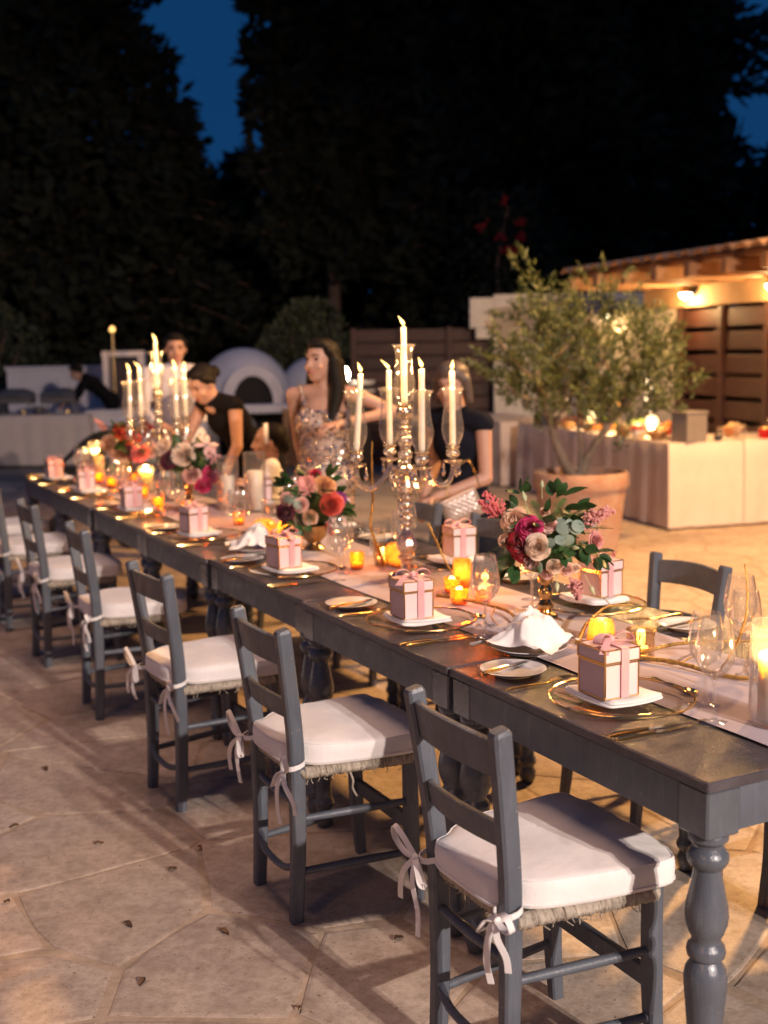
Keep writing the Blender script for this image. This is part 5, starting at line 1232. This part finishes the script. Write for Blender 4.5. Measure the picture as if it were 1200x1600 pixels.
# left buffet with chafing dishes
buffet(Vector((-6.6, 17.0, 0)), .03, 2.35, .9, 'buffet counter with pale cloth at the left frame edge', .74)
CHAF = pbr('chafing_steel', (.16, .14, .13), .4, .5, var=.05)
def chafer(p, label, lid=True):
    t = thing('chafing_dish', label, 'chafing dish', p, .05, 'chafing dishes on the left buffet'); b = MB()
    b.box((0, 0, .20), (.52, .34, .09), ch=.01); b.build('pan', CHAF, t)
    for x in (-.22, .22):
        for y in (-.13, .13):
            b = MB(); b.tube([(x, y, 0), (x, y, .16)], .010, 7); b.build('leg', CHAF, t, smooth=True)
    b = MB(); n = 14
    b.grid(n, 9, lambda u, v: Vector(((v - .5) * .53, -.175 * math.cos(math.pi * u), .25 + .13 * math.sin(math.pi * u) * (1 - (abs(v - .5) * 2) ** 4 * .5)))); b.build('roll_lid', CHAF if lid else BLACKH, t, smooth=True)
    b = MB(); b.tube([(-.1, -.19, .27), (-.1, -.22, .28), (.1, -.22, .28), (.1, -.19, .27)], .008, 6); b.build('lid_handle', GOLD, t, smooth=True)
    b = MB(); b.lathe([(.03, 0), (.04, .0), (.04, .05), (.02, .055)], 12, (.1, 0, .004)); b.build('burner', DGOLD, t)
for k, (x, lb) in enumerate([(-6.05, 'chafing dish at the left frame edge'), (-5.4, 'chafing dish with steel lid in the middle of the left buffet'), (-4.75, 'chafing dish next to the bending cook')]): chafer((x, 17.45, .744), lb)
for k, (x, r, h, lb) in enumerate([(-5.78, .05, .16, 'tall steel jug between the first two chafing dishes'), (-5.0, .07, .12, 'round steel pot between the last two chafing dishes')]):
    t = thing('steel_pot', lb, 'pot', (x, 17.2, .744)); b = MB(); b.lathe([(r * .8, 0), (r, .02), (r, h * .8), (r * .7, h), (r * .66, h), (.001, h * .96)], 18); b.build('pot_body', CHAF, t, smooth=40); b = MB(); b.tube([(r, 0, h * .75), (r * 1.7, 0, h * .7), (r * 1.6, 0, h * .3), (r, 0, h * .25)], .008, 6); b.build('handle', CHAF, t, smooth=True)
# dark pushchair by the far table end
BLK = pbr('black_fabric', (.012, .011, .012), .85, var=.2)
REDF = pbr('dark_red_fabric', (.16, .012, .012), .8, var=.2)
t = thing('pushchair', 'black pushchair with rounded hood at the far end of the table', 'pushchair', (-2.42, 9.7, 0), .1)
b = MB(); b.grid(14, 9, lambda u, v: Vector((-.30 + .62 * u * 1.0, (v - .5) * .46, .62 + .34 * math.sin(min(1, u * 1.35) * math.pi / 2) * (1 - .25 * (abs(v - .5) * 2) ** 3))))
b.build('hood', BLK, t, smooth=True)
b = MB(); b.box((-.02, 0, .47), (.50, .42, .30), rot=(0, .08, 0), ch=.03); b.build('seat', BLK, t); b = MB(); b.box((.02, -.225, .52), (.16, .03, .42), ch=.012); b.build('side_blanket', REDF, t)
for x in (-.3, .32):
    for y in (-.22, .22):
        b = MB(); b.lathe([(.10, -.02), (.12, -.016), (.12, .016), (.10, .02)], 18, (x, y, .12), mat=Euler((math.pi / 2, 0, 0)).to_matrix()); b.build('wheel', BLACKH, t, smooth=40)
b = MB()
for y in (-.22, .22): b.tube([(-.3, y, .12), (.0, y, .42), (.32, y, .78), (.40, y, .92)], .012, 7); b.tube([(.32, y, .12), (-.02, y, .40)], .012, 7)
b.tube([(.40, -.22, .92), (.40, .22, .92)], .014, 7); b.build('frame', BLACKH, t, smooth=True)

# ---------------------------------------------------------------- dark trees
PINE = pbr('pine_needle_dark', (.024, .023, .008), .9, var=.5, scale=.6)
PBARK = pbr('pine_bark', (.17, .09, .055), .9, var=.4, scale=6, bump=.6, bscale=10)
def big_tree(x, y, h, r0, zc0, shape, label, seed, n_br=90, dens=60, leafs=.30, trunk_r=.2):
    rg = random.Random(seed); t = thing('pine_tree', label, 'tree', (x, y, 0), 0, 'dark pines behind the terrace')
    b = MB(); b.tube(catmull([(0, 0, 0), (rg.uniform(-.1, .1), 0, h * .3), (rg.uniform(-.25, .25), .1, h * .65), (0, 0, h * .98)], 6), [trunk_r * (1 - .85 * i / 18) for i in range(19)], 10)
    pts, dirs = [], []
    for k in range(n_br):
        v = (k + rg.random()) / n_br; z = zc0 + (h - zc0) * v
        r = r0 * shape(v) * rg.uniform(.72, 1.12); a = k * 2.39996 + rg.uniform(-.3, .3); d = Vector((math.cos(a), math.sin(a), 0))
        e = d * r + Vector((0, 0, z + r * rg.uniform(-.18, .12))); p0 = Vector((0, 0, z)); mid = p0.lerp(e, .55) + Vector((0, 0, r * .10))
        Q = catmull([p0, mid, e], 4); b.tube(Q, [.05 * (1 - .7 * i / len(Q)) for i in range(len(Q))], 5)
        s_ = d.cross(Vector((0, 0, 1)))
        for q in range(int(dens * (.35 + r / r0))):
            u = rg.random() ** .7; c = p0.lerp(mid, u * 2) if u < .5 else mid.lerp(e, u * 2 - 1)
            wd = r * .30 * (1.15 - u); pp = c + s_ * rg.gauss(0, wd * .6) + Vector((0, 0, rg.gauss(0, .10 + r * .05)))
            pts.append(tuple(pp)); dirs.append(tuple(d * .6 + s_ * rg.gauss(0, .7) + Vector((0, 0, rg.gauss(.15, .45)))))
    b.build('trunk', PBARK, t, smooth=True)
    leaf_mesh('crown', pts, dirs, leafs, leafs * .42, [PINE], t, rg)
cone = lambda v: (1 - v) ** .8 + .06
oval = lambda v: math.sin(math.pi * min(1, .18 + .78 * v)) ** .7
big_tree(-7.15, 29, 12.8, 4.6, .8, cone, 'tall dark conifer filling the upper left of the frame', 1, 170, 130, .46)
big_tree(-10.4, 30, 15, 4.8, .8, cone, 'second tall dark conifer left of the first', 12, 170, 120, .46)
big_tree(-13.2, 32, 15, 5.4, .6, cone, 'dark conifer cut by the left frame edge', 2, 130, 110, .46)
big_tree(-5.5, 33, 7.4, 2.2, .6, cone, 'shorter dark conifer at the lower left of the sky gap', 3, 110, 110, .4)
big_tree(-.95, 25.5, 13.5, 1.9, 3.4, oval, 'dark pine whose bare trunk shows above the bush', 4, 140, 110, .42, .17)
big_tree(2.75, 27.5, 15.5, 5.0, 1.8, oval, 'broad dark pine filling the upper middle of the frame', 5, 210, 150, .46, .3)
big_tree(5.2, 28, 14.2, 3.4, 1.2, oval, 'broad dark pine above the pergola roof', 6, 190, 130, .46, .28)
big_tree(12.0, 31, 7.6, 3.6, .8, oval, 'lower dark tree at the right edge under the sky patch', 7, 130, 110, .42)
big_tree(-3.4, 36, 7.3, 3.0, .5, oval, 'small dark tree at the bottom of the sky gap', 8, 120, 110, .42)
big_tree(1.0, 34, 8.2, 4.4, .4, oval, 'dark tree behind the wooden fence', 9, 120, 110, .46)
big_tree(4.6, 34, 12.5, 4.4, .4, oval, 'dark tree behind the plaster wall', 10, 150, 120, .46)
big_tree(-8.8, 36, 7, 4.6, .4, oval, 'low dark tree behind the left buffet', 11, 120, 110, .46)
BUSHM = pbr('bush_leaf', (.085, .085, .03), .6, var=.5, scale=2)
def shrub(x, y, r, h, label, seed, n=5200, mt=None, L_=.10):
    rg = random.Random(seed); t = thing('bush', label, 'bush', (x, y, 0)); b = MB(); pts, dirs = [], []
    for k in range(9):
        a = k * 2.4; e = Vector((math.cos(a) * r * .55, math.sin(a) * r * .55, h * rg.uniform(.5, .85))); b.tube(catmull([(0, 0, 0), e * .5 + Vector((0, 0, .1)), e], 4), [.05 * (1 - .08 * i) for i in range(9)], 6)
    b.build('stem', PBARK, t, smooth=True)
    for k in range(n):
        a = rg.uniform(0, 6.28); z = rg.uniform(.08, 1); q = r * math.sqrt(rg.random()) * (math.sin(math.pi * min(1, .2 + .76 * z)) ** .6)
        p = Vector((q * math.cos(a), q * math.sin(a), h * z))
        if noise.noise(p * 2.2) > .28: continue
        pts.append(tuple(p)); dirs.append((p.x * .5 / r + rg.gauss(0, .5), p.y * .5 / r + rg.gauss(0, .5), .5 + rg.gauss(0, .5)))
    leaf_mesh('crown', pts, dirs, L_, L_ * .42, [mt or BUSHM], t, rg)
shrub(-1.2, 19.9, 1.0, 2.42, 'olive green bush rising behind the domed ovens', 31, 9000)
shrub(1.9, 19.5, 1.2, 1.7, 'dark bush behind the wooden fence', 32, 4000)
shrub(-7.5, 22, 1.6, 2.6, 'dim bush at the left edge behind the low wall', 33, 5000)
RF = pbr('red_bloom', (.5, .015, .01), .6, var=.2)
t = thing('bougainvillea', 'dark climbing plant with a few dim red blossoms above the olive tree', 'plant', (2.2, 21.5, 0)); rg = random.Random(3); b = MB(); b.tube(catmull([(0, 0, 0), (.1, 0, 1.4), (-.1, 0, 2.9), (.1, 0, 4.1)], 5), .04, 6); b.build('stem', PBARK, t, smooth=True)
leaf_mesh('leaves', [(rg.gauss(0, .35), rg.gauss(0, .25), rg.uniform(1.5, 4.4)) for _ in range(1500)], [(rg.gauss(0, 1), rg.gauss(0, 1), rg.gauss(0, 1)) for _ in range(1500)], .13, .07, [PINE], t, rg)
for x, z in ((0, 4.18), (-.42, 3.72), (.30, 3.80), (-.06, 3.48), (.02, 3.30), (.16, 3.3), (.28, 3.5)):
    b = MB()
    for q in range(14): c = Vector((x + rg.gauss(0, .05), -.36 + rg.gauss(0, .05), z + rg.gauss(0, .04))); b.ell(c, (.03, .03, .025), 6, 4)
    b.build('blossom', RF, t)

# ---------------------------------------------------------------- people
SKIN = pbr('skin', (.46, .25, .17), .5, var=.06, scale=12, sss=.15)
SKIN2 = pbr('skin_fair', (.45, .255, .18), .5, var=.05, scale=12, sss=.15)
HAIRD = pbr('dark_brown_hair', (.010, .007, .005), .6, spec=.12, var=.3, scale=60, stretch=(1, 1, .2))
HAIRW = pbr('pale_hair', (.09, .065, .05), .5, var=.2, scale=60, stretch=(1, 1, .2))
EYE = pbr('dark_eye', (.02, .012, .01), .15, var=.1)
LIP = pbr('lip', (.42, .10, .08), .4, var=.1)
BLACKC = pbr('black_cloth', (.009, .008, .009), .9, var=.2, spec=.08, scale=10, bump=.3, bscale=12)
NAVYC = pbr('navy_cloth', (.010, .011, .018), .9, var=.2, spec=.08, scale=10, bump=.3, bscale=12)
SHIRT = pbr('white_shirt_cloth', (.60, .55, .55), .8, var=.06, scale=8, bump=.4, bscale=12)
APRON = pbr('grey_apron_cloth', (.20, .18, .21), .85, var=.1, scale=8, bump=.3, bscale=12)
def cap(b, p1, r1, p2, r2, seg=12):
    p1, p2 = Vector(p1), Vector(p2); d = p2 - p1; L = d.length
    M3 = orient(d) if L > 1e-6 else Matrix.Identity(3); prof = []
    for k in range(6):
        a = -math.pi / 2 + math.pi / 2 * k / 5; prof.append((max(1e-5, r1 * math.cos(a)), r1 * math.sin(a)))
    for k in range(6):
        a = math.pi / 2 * k / 5; prof.append((max(1e-5, r2 * math.cos(a)), L + r2 * math.sin(a)))
    b.lathe(prof, seg, p1, mat=M3, cap=False)
def fuse(b, name, mat, parent, voxel=.008, it=4):
    me = bpy.data.meshes.new(name + '_source'); me.from_pydata(b.v, [], b.f)
    o = bpy.data.objects.new('temporary', me); COL.objects.link(o)
    md = o.modifiers.new('remesh', 'REMESH'); md.mode = 'VOXEL'; md.voxel_size = voxel
    if it: sm = o.modifiers.new('smooth', 'SMOOTH'); sm.factor = .5; sm.iterations = it
    dg = bpy.context.evaluated_depsgraph_get(); m2 = bpy.data.meshes.new_from_object(o.evaluated_get(dg))
    bpy.data.objects.remove(o); bpy.data.meshes.remove(me)
    m2.name = name; m2.materials.clear(); m2.materials.append(mat); m2.polygons.foreach_set('use_smooth', [True] * len(m2.polygons))
    return link(name, m2, parent)
def person(label, loc, yaw, J, hd, skin, clothes, hair, k=1.0, group=None, girth=1.0):
    """J: joints in metres, person facing +y. hd: head direction. k: limb and head scale."""
    t = thing('person', label, 'person', loc, yaw, group); g = k * girth
    v = {n: Vector(p) for n, p in J.items()}; b = MB(); hc = v['head']; F = Vector(hd).normalized(); S = F.cross(Vector((0, 0, 1))).normalized(); Uu = S.cross(F)
    M3 = Matrix((S, F, Uu)).transposed()
    H = lambda x, y, z: hc + M3 @ Vector((x, y, z)) * k
    # head: cranium, face wedge, jaw, chin, nose, brow, cheeks, ears
    b.ell(H(0, -.012, .025), (.074 * k, .092 * k, .086 * k), 18, 12, M3); b.ell(H(0, .022, -.025), (.060 * k, .066 * k, .082 * k), 18, 12, M3); b.ell(H(0, .040, -.075), (.040 * k, .040 * k, .034 * k), 14, 9, M3)
    b.ell(H(0, .058, -.092), (.019 * k, .017 * k, .015 * k), 10, 7, M3); cap(b, H(0, .084, .008), .008 * k, H(0, .100, -.026), .0125 * k, 8); b.ell(H(0, .072, .030), (.048 * k, .016 * k, .012 * k), 12, 7, M3)
    for s in (-1, 1):
        b.ell(H(s * .038, .058, -.028), (.022 * k, .022 * k, .020 * k), 10, 7, M3); b.ell(H(s * .076, -.012, -.008), (.009 * k, .019 * k, .030 * k), 10, 7, M3)
    cap(b, v['neck'] - Vector((0, 0, .04)) * k, .054 * g, H(0, -.018, -.06), .049 * k)
    # trunk
    hm = (v['hip_l'] + v['hip_r']) / 2; sm_ = (v['sh_l'] + v['sh_r']) / 2; ax = (v['sh_r'] - v['sh_l']).normalized(); upv = (sm_ - hm).normalized(); fwv = upv.cross(ax).normalized(); MT = Matrix((ax, fwv, upv)).transposed()
    L_ = (sm_ - hm).length; tw = (v['sh_r'] - v['sh_l']).length
    def trunk(bb, e=0):
        bb.ell(hm + upv * L_ * .08, (tw * .47 * girth + e, .105 * g + e, L_ * .30), 18, 12, MT); bb.ell(hm + upv * L_ * .45, (tw * .37 * girth + e, .088 * g + e, L_ * .34), 18, 12, MT); bb.ell(hm + upv * L_ * .76, (tw * .45 * girth + e, .105 * g + e, L_ * .28), 18, 12, MT)
        cap(bb, v['sh_l'], .044 * g + e, sm_ + upv * .02, .055 * g + e); cap(bb, v['sh_r'], .044 * g + e, sm_ + upv * .02, .055 * g + e)
    trunk(b)
    def arm(bb, s, e=0, lo=1.0):
        sh, el, wr = v['sh_' + s], v['el_' + s], v['wr_' + s]
        cap(bb, sh, .046 * g + e, el, .034 * g + e)
        if lo: cap(bb, el, .036 * g + e, el.lerp(wr, lo), (.024 if lo > .9 else .03) * g + e)
    def leg(bb, s, e=0, lo=1.0):
        cap(bb, v['hip_' + s], .083 * g + e, v['kn_' + s], .052 * g + e); cap(bb, v['kn_' + s], .053 * g + e, v['kn_' + s].lerp(v['an_' + s], lo), .034 * g + e)
    for s in 'lr':
        arm(b, s); leg(b, s); an = v['an_' + s]; cap(b, an + Vector((0, -.03, -.035)) * k, .034 * k, an + Vector((0, .13, -.045)) * k, .024 * k)
        # hand: palm, four unequal bent fingers and a thumb
        wr, el = v['wr_' + s], v['el_' + s]; d = (wr - el).normalized(); side = d.cross(Vector((.2, .3, 1))).normalized(); nrm = side.cross(d)
        if s == 'r': side = -side
        for q in (-.5, 0, .5): cap(b, wr + d * .012 * k + side * q * .034 * k, .0145 * k, wr + d * .085 * k + side * q * .048 * k, .0125 * k, 8)
        for i, (q, ln) in enumerate(((-.62, .062), (-.2, .078), (.22, .072), (.62, .054))):
            a0 = wr + d * .085 * k + side * q * .044 * k; a1 = a0 + (d * .8 - nrm * .45) * ln * .55 * k; a2 = a1 + (d * .35 - nrm * .9) * ln * .45 * k; cap(b, a0, .0095 * k, a1, .0088 * k, 7); cap(b, a1, .0088 * k, a2, .0075 * k, 7)
        a0 = wr + d * .03 * k - side * .024 * k; a1 = a0 + (d * .55 - side * .75 - nrm * .25).normalized() * .04 * k; cap(b, a0, .0115 * k, a1, .010 * k, 7); cap(b, a1, .010 * k, a1 + (d * .8 - nrm * .6).normalized() * .028 * k, .008 * k, 7)
    fuse(b, 'body', skin, t, .0068 * max(k, .6), 3)
    for s in (-1, 1):
        b = MB(); b.ell(H(s * .031, .0725, .010), (.0135 * k, .008 * k, .0065 * k), 10, 6, M3); b.build('eye', EYE, t, smooth=True)
        b = MB(); b.tube([H(s * .015, .086, .030), H(s * .032, .085, .035), H(s * .05, .072, .030)], [.003 * k, .0036 * k, .002 * k], 6); b.build('eyebrow', HAIRD, t, smooth=True)
    b = MB(); b.tube([H(-.022, .076, -.058), H(-.008, .088, -.055), H(0, .089, -.057), H(.008, .088, -.055), H(.022, .076, -.058)], [.003 * k, .0065 * k, .006 * k, .0065 * k, .003 * k], 7); b.build('lips', LIP, t, smooth=True)
    hair(t, H, M3, k, v)
    for c in clothes: c(t, v, trunk, arm, leg, hm, sm_, upv, fwv, ax, MT, tw, L_)
    return t
def hair_cap(b, H, M3, k):
    b.ell(H(0, -.028, .036), (.083 * k, .092 * k, .088 * k), 18, 12, M3); b.ell(H(0, .022, .088), (.062 * k, .058 * k, .032 * k), 14, 9, M3)
    for s in (-1, 1): cap(b, H(s * .066, .022, .055), .022 * k, H(s * .074, -.03, .0), .022 * k)
def shawl(fn, nm, mt, vox=.010, it=5):
    def f(t, v, trunk, arm, leg, hm, sm_, upv, fwv, ax, MT, tw, L_):
        b = MB(); fn(b, v, trunk, arm, leg, hm, sm_, upv, fwv, ax, MT, tw, L_); return fuse(b, nm, mt, t, vox, it)
    return f

# woman in the sequin dress, seen three-quarter, left arm folded up to her chest
SEQB = pbr('sequin_dress_cloth', (.52, .38, .30), .35, .5, var=.2, scale=60, bump=.7, bscale=150)
SEQ = pbr('sequin', (.90, .80, .70), .2, 1, var=.1, scale=10, rnd=.2)
def seq_dress(t, v, trunk, arm, leg, hm, sm_, upv, fwv, ax, MT, tw, L_):
    b = MB()
    b.ell(hm + upv * L_ * .08, (tw * .47 + .016, .118, L_ * .32), 20, 12, MT); b.ell(hm + upv * L_ * .45, (tw * .37 + .014, .102, L_ * .36), 20, 12, MT); b.ell(hm + upv * L_ * .68, (tw * .44 + .012, .120, L_ * .22), 20, 12, MT)
    for s in (-1, 1): b.ell(hm + upv * L_ * .73 + ax * s * .065 + fwv * .065, (.062, .058, .062), 14, 9)
    cap(b, hm - upv * .02, .15, hm - upv * .5, .135); cap(b, hm - upv * .5, .135, Vector((hm.x, hm.y, .12)), .16)
    for s in ('sh_l', 'sh_r'): cap(b, v[s].lerp(sm_, .28) + upv * .045 + fwv * .02, .012, hm + upv * L_ * .80 + ax * (.06 if s == 'sh_r' else -.06) + fwv * .1, .014)
    o = fuse(b, 'dress', SEQB, t, .010, 4)
    rs = np.random.RandomState(4); me = o.data; nv = len(me.vertices); co = np.empty(nv * 3); me.vertices.foreach_get('co', co); co = co.reshape(-1, 3); no = np.empty(nv * 3); me.vertices.foreach_get('normal', no); no = no.reshape(-1, 3)
    pick = rs.choice(nv, min(nv, 4600), replace=False); b = MB()
    for i in pick:
        n_ = Vector(no[i]) + Vector(rs.normal(size=3) * .35); M3 = orient(n_); p = Vector(co[i]) + Vector(no[i]) * .004; r = .0075
        b.add([p + M3 @ Vector((r * math.cos(a), r * math.sin(a), 0)) for a in np.linspace(0, 2 * math.pi, 7)[:-1]], [tuple(range(6))])
    q = b.build('sequins', SEQ, o); q['kind'] = 'stuff'
def long_hair(t, H, M3, k, v):
    b = MB(); hair_cap(b, H, M3, k)
    for s_ in (-1, 1): cap(b, H(s_ * .066, -.02, .0), .038 * k, H(s_ * .084, -.03, -.15), .046 * k); cap(b, H(s_ * .084, -.03, -.15), .046 * k, H(s_ * .098, .035, -.31), .026 * k)
    for x, y, z, r, x2, y2, z2, r2 in ((.03, -.07, -.02, .05, .06, -.09, -.16, .045), (-.04, -.07, -.02, .05, -.05, -.10, -.18, .045), (.06, -.09, -.16, .045, .085, -.03, -.30, .035), (-.05, -.1, -.18, .045, -.06, -.12, -.34, .03), (.085, -.03, -.30, .035, .075, .05, -.42, .022), (.062, -.04, .0, .035, .072, -.05, -.14, .035)): cap(b, H(x, y, z), r * k, H(x2, y2, z2), r2 * k)
    fuse(b, 'hair', HAIRD, t, .009, 3)
def stdJ(h=1.62, sw=.168, **kw):
    f = h / 1.62
    J = dict(hip_l=(-.085, 0, .84), hip_r=(.085, 0, .84), kn_l=(-.085, .02, .46), kn_r=(.085, .02, .46), an_l=(-.085, 0, .075), an_r=(.085, 0, .075), sh_l=(-sw, 0, 1.335), sh_r=(sw, 0, 1.335), el_l=(-.23, -.03, 1.07), el_r=(.23, -.03, 1.07), wr_l=(-.22, .10, .86), wr_r=(.22, .10, .86), neck=(0, .0, 1.39), head=(0, .02, 1.51))
    J = {n: tuple(c * f for c in p) for n, p in J.items()}; J.update(kw); return J
# facing yaw: local +y -> (-sin, cos)
def yaw_to(dx, dy): return math.atan2(-dx, dy)
J = stdJ(1.62, .165, el_l=(-.36, -.10, 1.24), wr_l=(-.13, .15, 1.19), el_r=(.185, -.13, 1.08), wr_r=(.15, -.14, .86), head=(.0, .025, 1.508))
w1 = person('woman with long dark hair in a silver sequin dress, arm folded to her chest', (-.31, 6.25, 0), yaw_to(-.25, -1), J, (.42, .90, .02), SKIN2, [seq_dress], long_hair, girth=.88)
# (head turned towards the left of the picture)
b = MB(); P = Vector(J['el_l']).lerp(Vector(J['wr_l']), .88); d = (Vector(J['wr_l']) - Vector(J['el_l'])).normalized(); b.lathe([(.031, -.012), (.034, -.010), (.034, .010), (.031, .012)], 18, P, mat=orient(d), cap=False); b.build('wrist_band', BLACKC, w1, smooth=40)

# waitress in black bending over the table
def bun(t, H, M3, k, v):
    b = MB(); hair_cap(b, H, M3, k); b.ell(H(0, -.125, .01), (.042 * k, .036 * k, .042 * k), 12, 8, M3); fuse(b, 'hair', HAIRD, t, .009, 3)
def black_dress(b, v, trunk, arm, leg, hm, sm_, upv, fwv, ax, MT, tw, L_):
    trunk(b, .013); cap(b, hm, .16, Vector((hm.x, hm.y - .03, .5)), .17)
    cap(b, v['neck'] - Vector((0, 0, .02)), .062, sm_, .07)
def trousers(b, v, trunk, arm, leg, hm, sm_, upv, fwv, ax, MT, tw, L_):
    leg(b, 'l', .014); leg(b, 'r', .014); b.ell(hm, (tw * .47 + .01, .12, .13), 16, 10, MT)
J = stdJ(1.64, .165, sh_l=(-.165, .30, 1.245), sh_r=(.165, .30, 1.245), hip_l=(-.085, -.02, .84), hip_r=(.085, -.02, .84), neck=(0, .345, 1.285), head=(0, .42, 1.375), el_l=(-.215, .33, 1.0), el_r=(.215, .42, 1.0), wr_l=(-.17, .42, .80), wr_r=(.12, .58, .84))
person('waitress with pinned dark hair in a black sleeveless dress bending over the table', (-.80, 7.55, 0), yaw_to(-.72, -.70), J, (-.05, .85, -.55), SKIN, [shawl(black_dress, 'dress', BLACKC), shawl(trousers, 'trousers', BLACKC)], bun)

# waiter in a white shirt behind the farther candelabrum
def short_hair(t, H, M3, k, v):
    b = MB(); hair_cap(b, H, M3, k); fuse(b, 'hair', HAIRD, t, .009, 3)
def shirt(b, v, trunk, arm, leg, hm, sm_, upv, fwv, ax, MT, tw, L_):
    trunk(b, .014); arm(b, 'l', .013, .55); arm(b, 'r', .013, .55); cap(b, v['neck'] - Vector((0, 0, .015)), .062, sm_, .075)
def apron(b, v, trunk, arm, leg, hm, sm_, upv, fwv, ax, MT, tw, L_):
    b.ell(hm + upv * L_ * .50 + fwv * .05, (tw * .32, .082, L_ * .46), 16, 10, MT); cap(b, hm + fwv * .03, .13, hm + fwv * .03 - upv * .35, .14)
J = stdJ(1.72, .20, el_l=(-.26, .03, 1.12), el_r=(.26, .03, 1.12), wr_l=(-.10, .27, 1.06), wr_r=(.10, .27, 1.04))
person('waiter in white shirt and grey apron standing behind the farther candelabrum', (-1.56, 9.0, 0), yaw_to(.15, -1), J, (-.12, 1, -.12), SKIN, [shawl(shirt, 'shirt', SHIRT), shawl(apron, 'apron', APRON), shawl(trousers, 'trousers', BLACKC)], short_hair, 1.03)

# cook in black bending at the left buffet
def black_top(b, v, trunk, arm, leg, hm, sm_, upv, fwv, ax, MT, tw, L_):
    trunk(b, .02); arm(b, 'l', .014, .9); arm(b, 'r', .014, .9)
J = stdJ(1.74, .20, sh_l=(-.2, .36, 1.25), sh_r=(.2, .36, 1.25), neck=(0, .41, 1.29), head=(0, .50, 1.34), el_l=(-.26, .50, 1.02), el_r=(.26, .50, 1.02), wr_l=(-.16, .68, .90), wr_r=(.16, .68, .90))
person('cook in black clothes bending over the left buffet', (-4.05, 17.75, 0), yaw_to(-1, -.35), J, (0, .85, -.45), SKIN, [shawl(black_top, 'jacket', BLACKC, .012), shawl(trousers, 'trousers', BLACKC, .012)], short_hair, 1.05)

# person in navy behind the chair with the handbag
def pale_hair(t, H, M3, k, v):
    b = MB(); hair_cap(b, H, M3, k); b.ell(H(0, -.01, .075), (.088 * k, .09 * k, .062 * k), 16, 10, M3)
    for s in (-1, 1): cap(b, H(s * .082, .005, .04), .026 * k, H(s * .086, -.02, -.07), .022 * k)
    fuse(b, 'hair', HAIRW, t, .009, 3)
def navy_dress(b, v, trunk, arm, leg, hm, sm_, upv, fwv, ax, MT, tw, L_):
    trunk(b, .015); cap(b, hm, .17, Vector((hm.x, hm.y, .45)), .19); cap(b, v['neck'] - Vector((0, 0, .03)), .06, sm_, .07)
J = stdJ(1.34, .165, sh_l=(-.16, .10, 1.20), sh_r=(.17, .10, 1.22), neck=(0, .11, 1.27), head=(0, .15, 1.385), el_l=(-.19, .12, .92), wr_l=(-.05, .36, .84), el_r=(.23, .0, .98), wr_r=(.20, .14, .80))
person('person with pale hair in a navy dress leaning on a grey chair', (.46, 6.22, -.02), yaw_to(-.65, -.75), J, (-.25, 1, -.10), SKIN2, [shawl(navy_dress, 'dress', NAVYC)], pale_hair, 1.0)
# quilted bag hanging from the bent arm
QUILT = pbr('silver_quilted_leather', (.42, .34, .30), .34, .5, var=.08, scale=12, bump=.1, bscale=90)
bp = Vector((.372, 5.62, .808)); t = thing('handbag', 'silver quilted handbag on a chain hanging beside the grey chair back', 'handbag', bp, R(10))
b = MB(); n = 37; mm = 21
def q_(u, v, sg):
    x, z = (u - .5) * .19, (v - .5) * .125; e = max(0, 1 - max(abs(u - .5) * 2, abs(v - .5) * 2) ** 6); d = (abs(math.sin((u * 7 + v * 4.6) * math.pi)) * abs(math.sin((u * 7 - v * 4.6) * math.pi))) ** .45
    return Vector((x, sg * (.012 + e * .012 + .007 * d * e), z - .0 * x))
b.grid(n, mm, lambda u, v: q_(u, v, -1)); b.grid(n, mm, lambda u, v: q_(1 - u, v, 1))
rim = [(u, 0) for u in np.linspace(0, 1, 10)] + [(1, v) for v in np.linspace(0, 1, 8)] + [(u, 1) for u in np.linspace(1, 0, 10)] + [(0, v) for v in np.linspace(1, 0, 8)]
b.tube([((u - .5) * .19, 0, (v - .5) * .125) for u, v in rim], .0135, 8, cap=False)
bb_ = b.build('bag_body', QUILT, t, smooth='all'); bb_.rotation_euler = (0, R(-22), 0)
b = MB(); b.tube(catmull([(-.08, 0, .05), (-.03, .01, .17), (.035, .01, .22), (.07, .0, .16), (.09, 0, .09)], 5), .0035, 6); b.build('chain_strap', GOLD, t, smooth=True)
# toddler on the chair
def curls(t, H, M3, k, v):
    b = MB(); b.ell(H(0, -.035, .04), (.084 * k, .090 * k, .088 * k), 16, 10, M3); b.ell(H(0, -.095, -.01), (.06 * k, .05 * k, .07 * k), 12, 8, M3); fuse(b, 'hair', HAIRD, t, .008, 3)
    b = MB(); b.ribbon([H(.0 + .088 * math.sin(a), .012, .02 + .098 * math.cos(a)) for a in np.linspace(-1.8, 1.8, 19)], .026 * k, M3 @ Vector((0, 1, 0)), .0015); b.build('headband', NAPK, t, smooth=60)
def baby_dress(b, v, trunk, arm, leg, hm, sm_, upv, fwv, ax, MT, tw, L_):
    trunk(b, .012); cap(b, hm, .115, hm + Vector((0, .10, -.02)), .12)
    for s in 'lr': cap(b, v['sh_' + s], .048, v['sh_' + s].lerp(v['el_' + s], .45), .045)
J = dict(hip_l=(-.055, 0, .07), hip_r=(.055, 0, .07), kn_l=(-.07, .17, .07), kn_r=(.07, .17, .07), an_l=(-.07, .20, -.08), an_r=(.07, .20, -.08), sh_l=(-.10, .01, .335), sh_r=(.10, .01, .335), el_l=(-.14, .07, .22), el_r=(.14, .07, .22), wr_l=(-.10, .17, .24), wr_r=(.10, .17, .24), neck=(0, .01, .375), head=(0, .025, .475))
tp = W(4.78, 1.09, .57)
person('toddler in a white dress with white headband sitting at the table', tp, yaw_to(-1, -.15), J, (.05, 1, .0), SKIN2, [shawl(baby_dress, 'dress', NAPK, .008)], curls, .92, girth=.62)
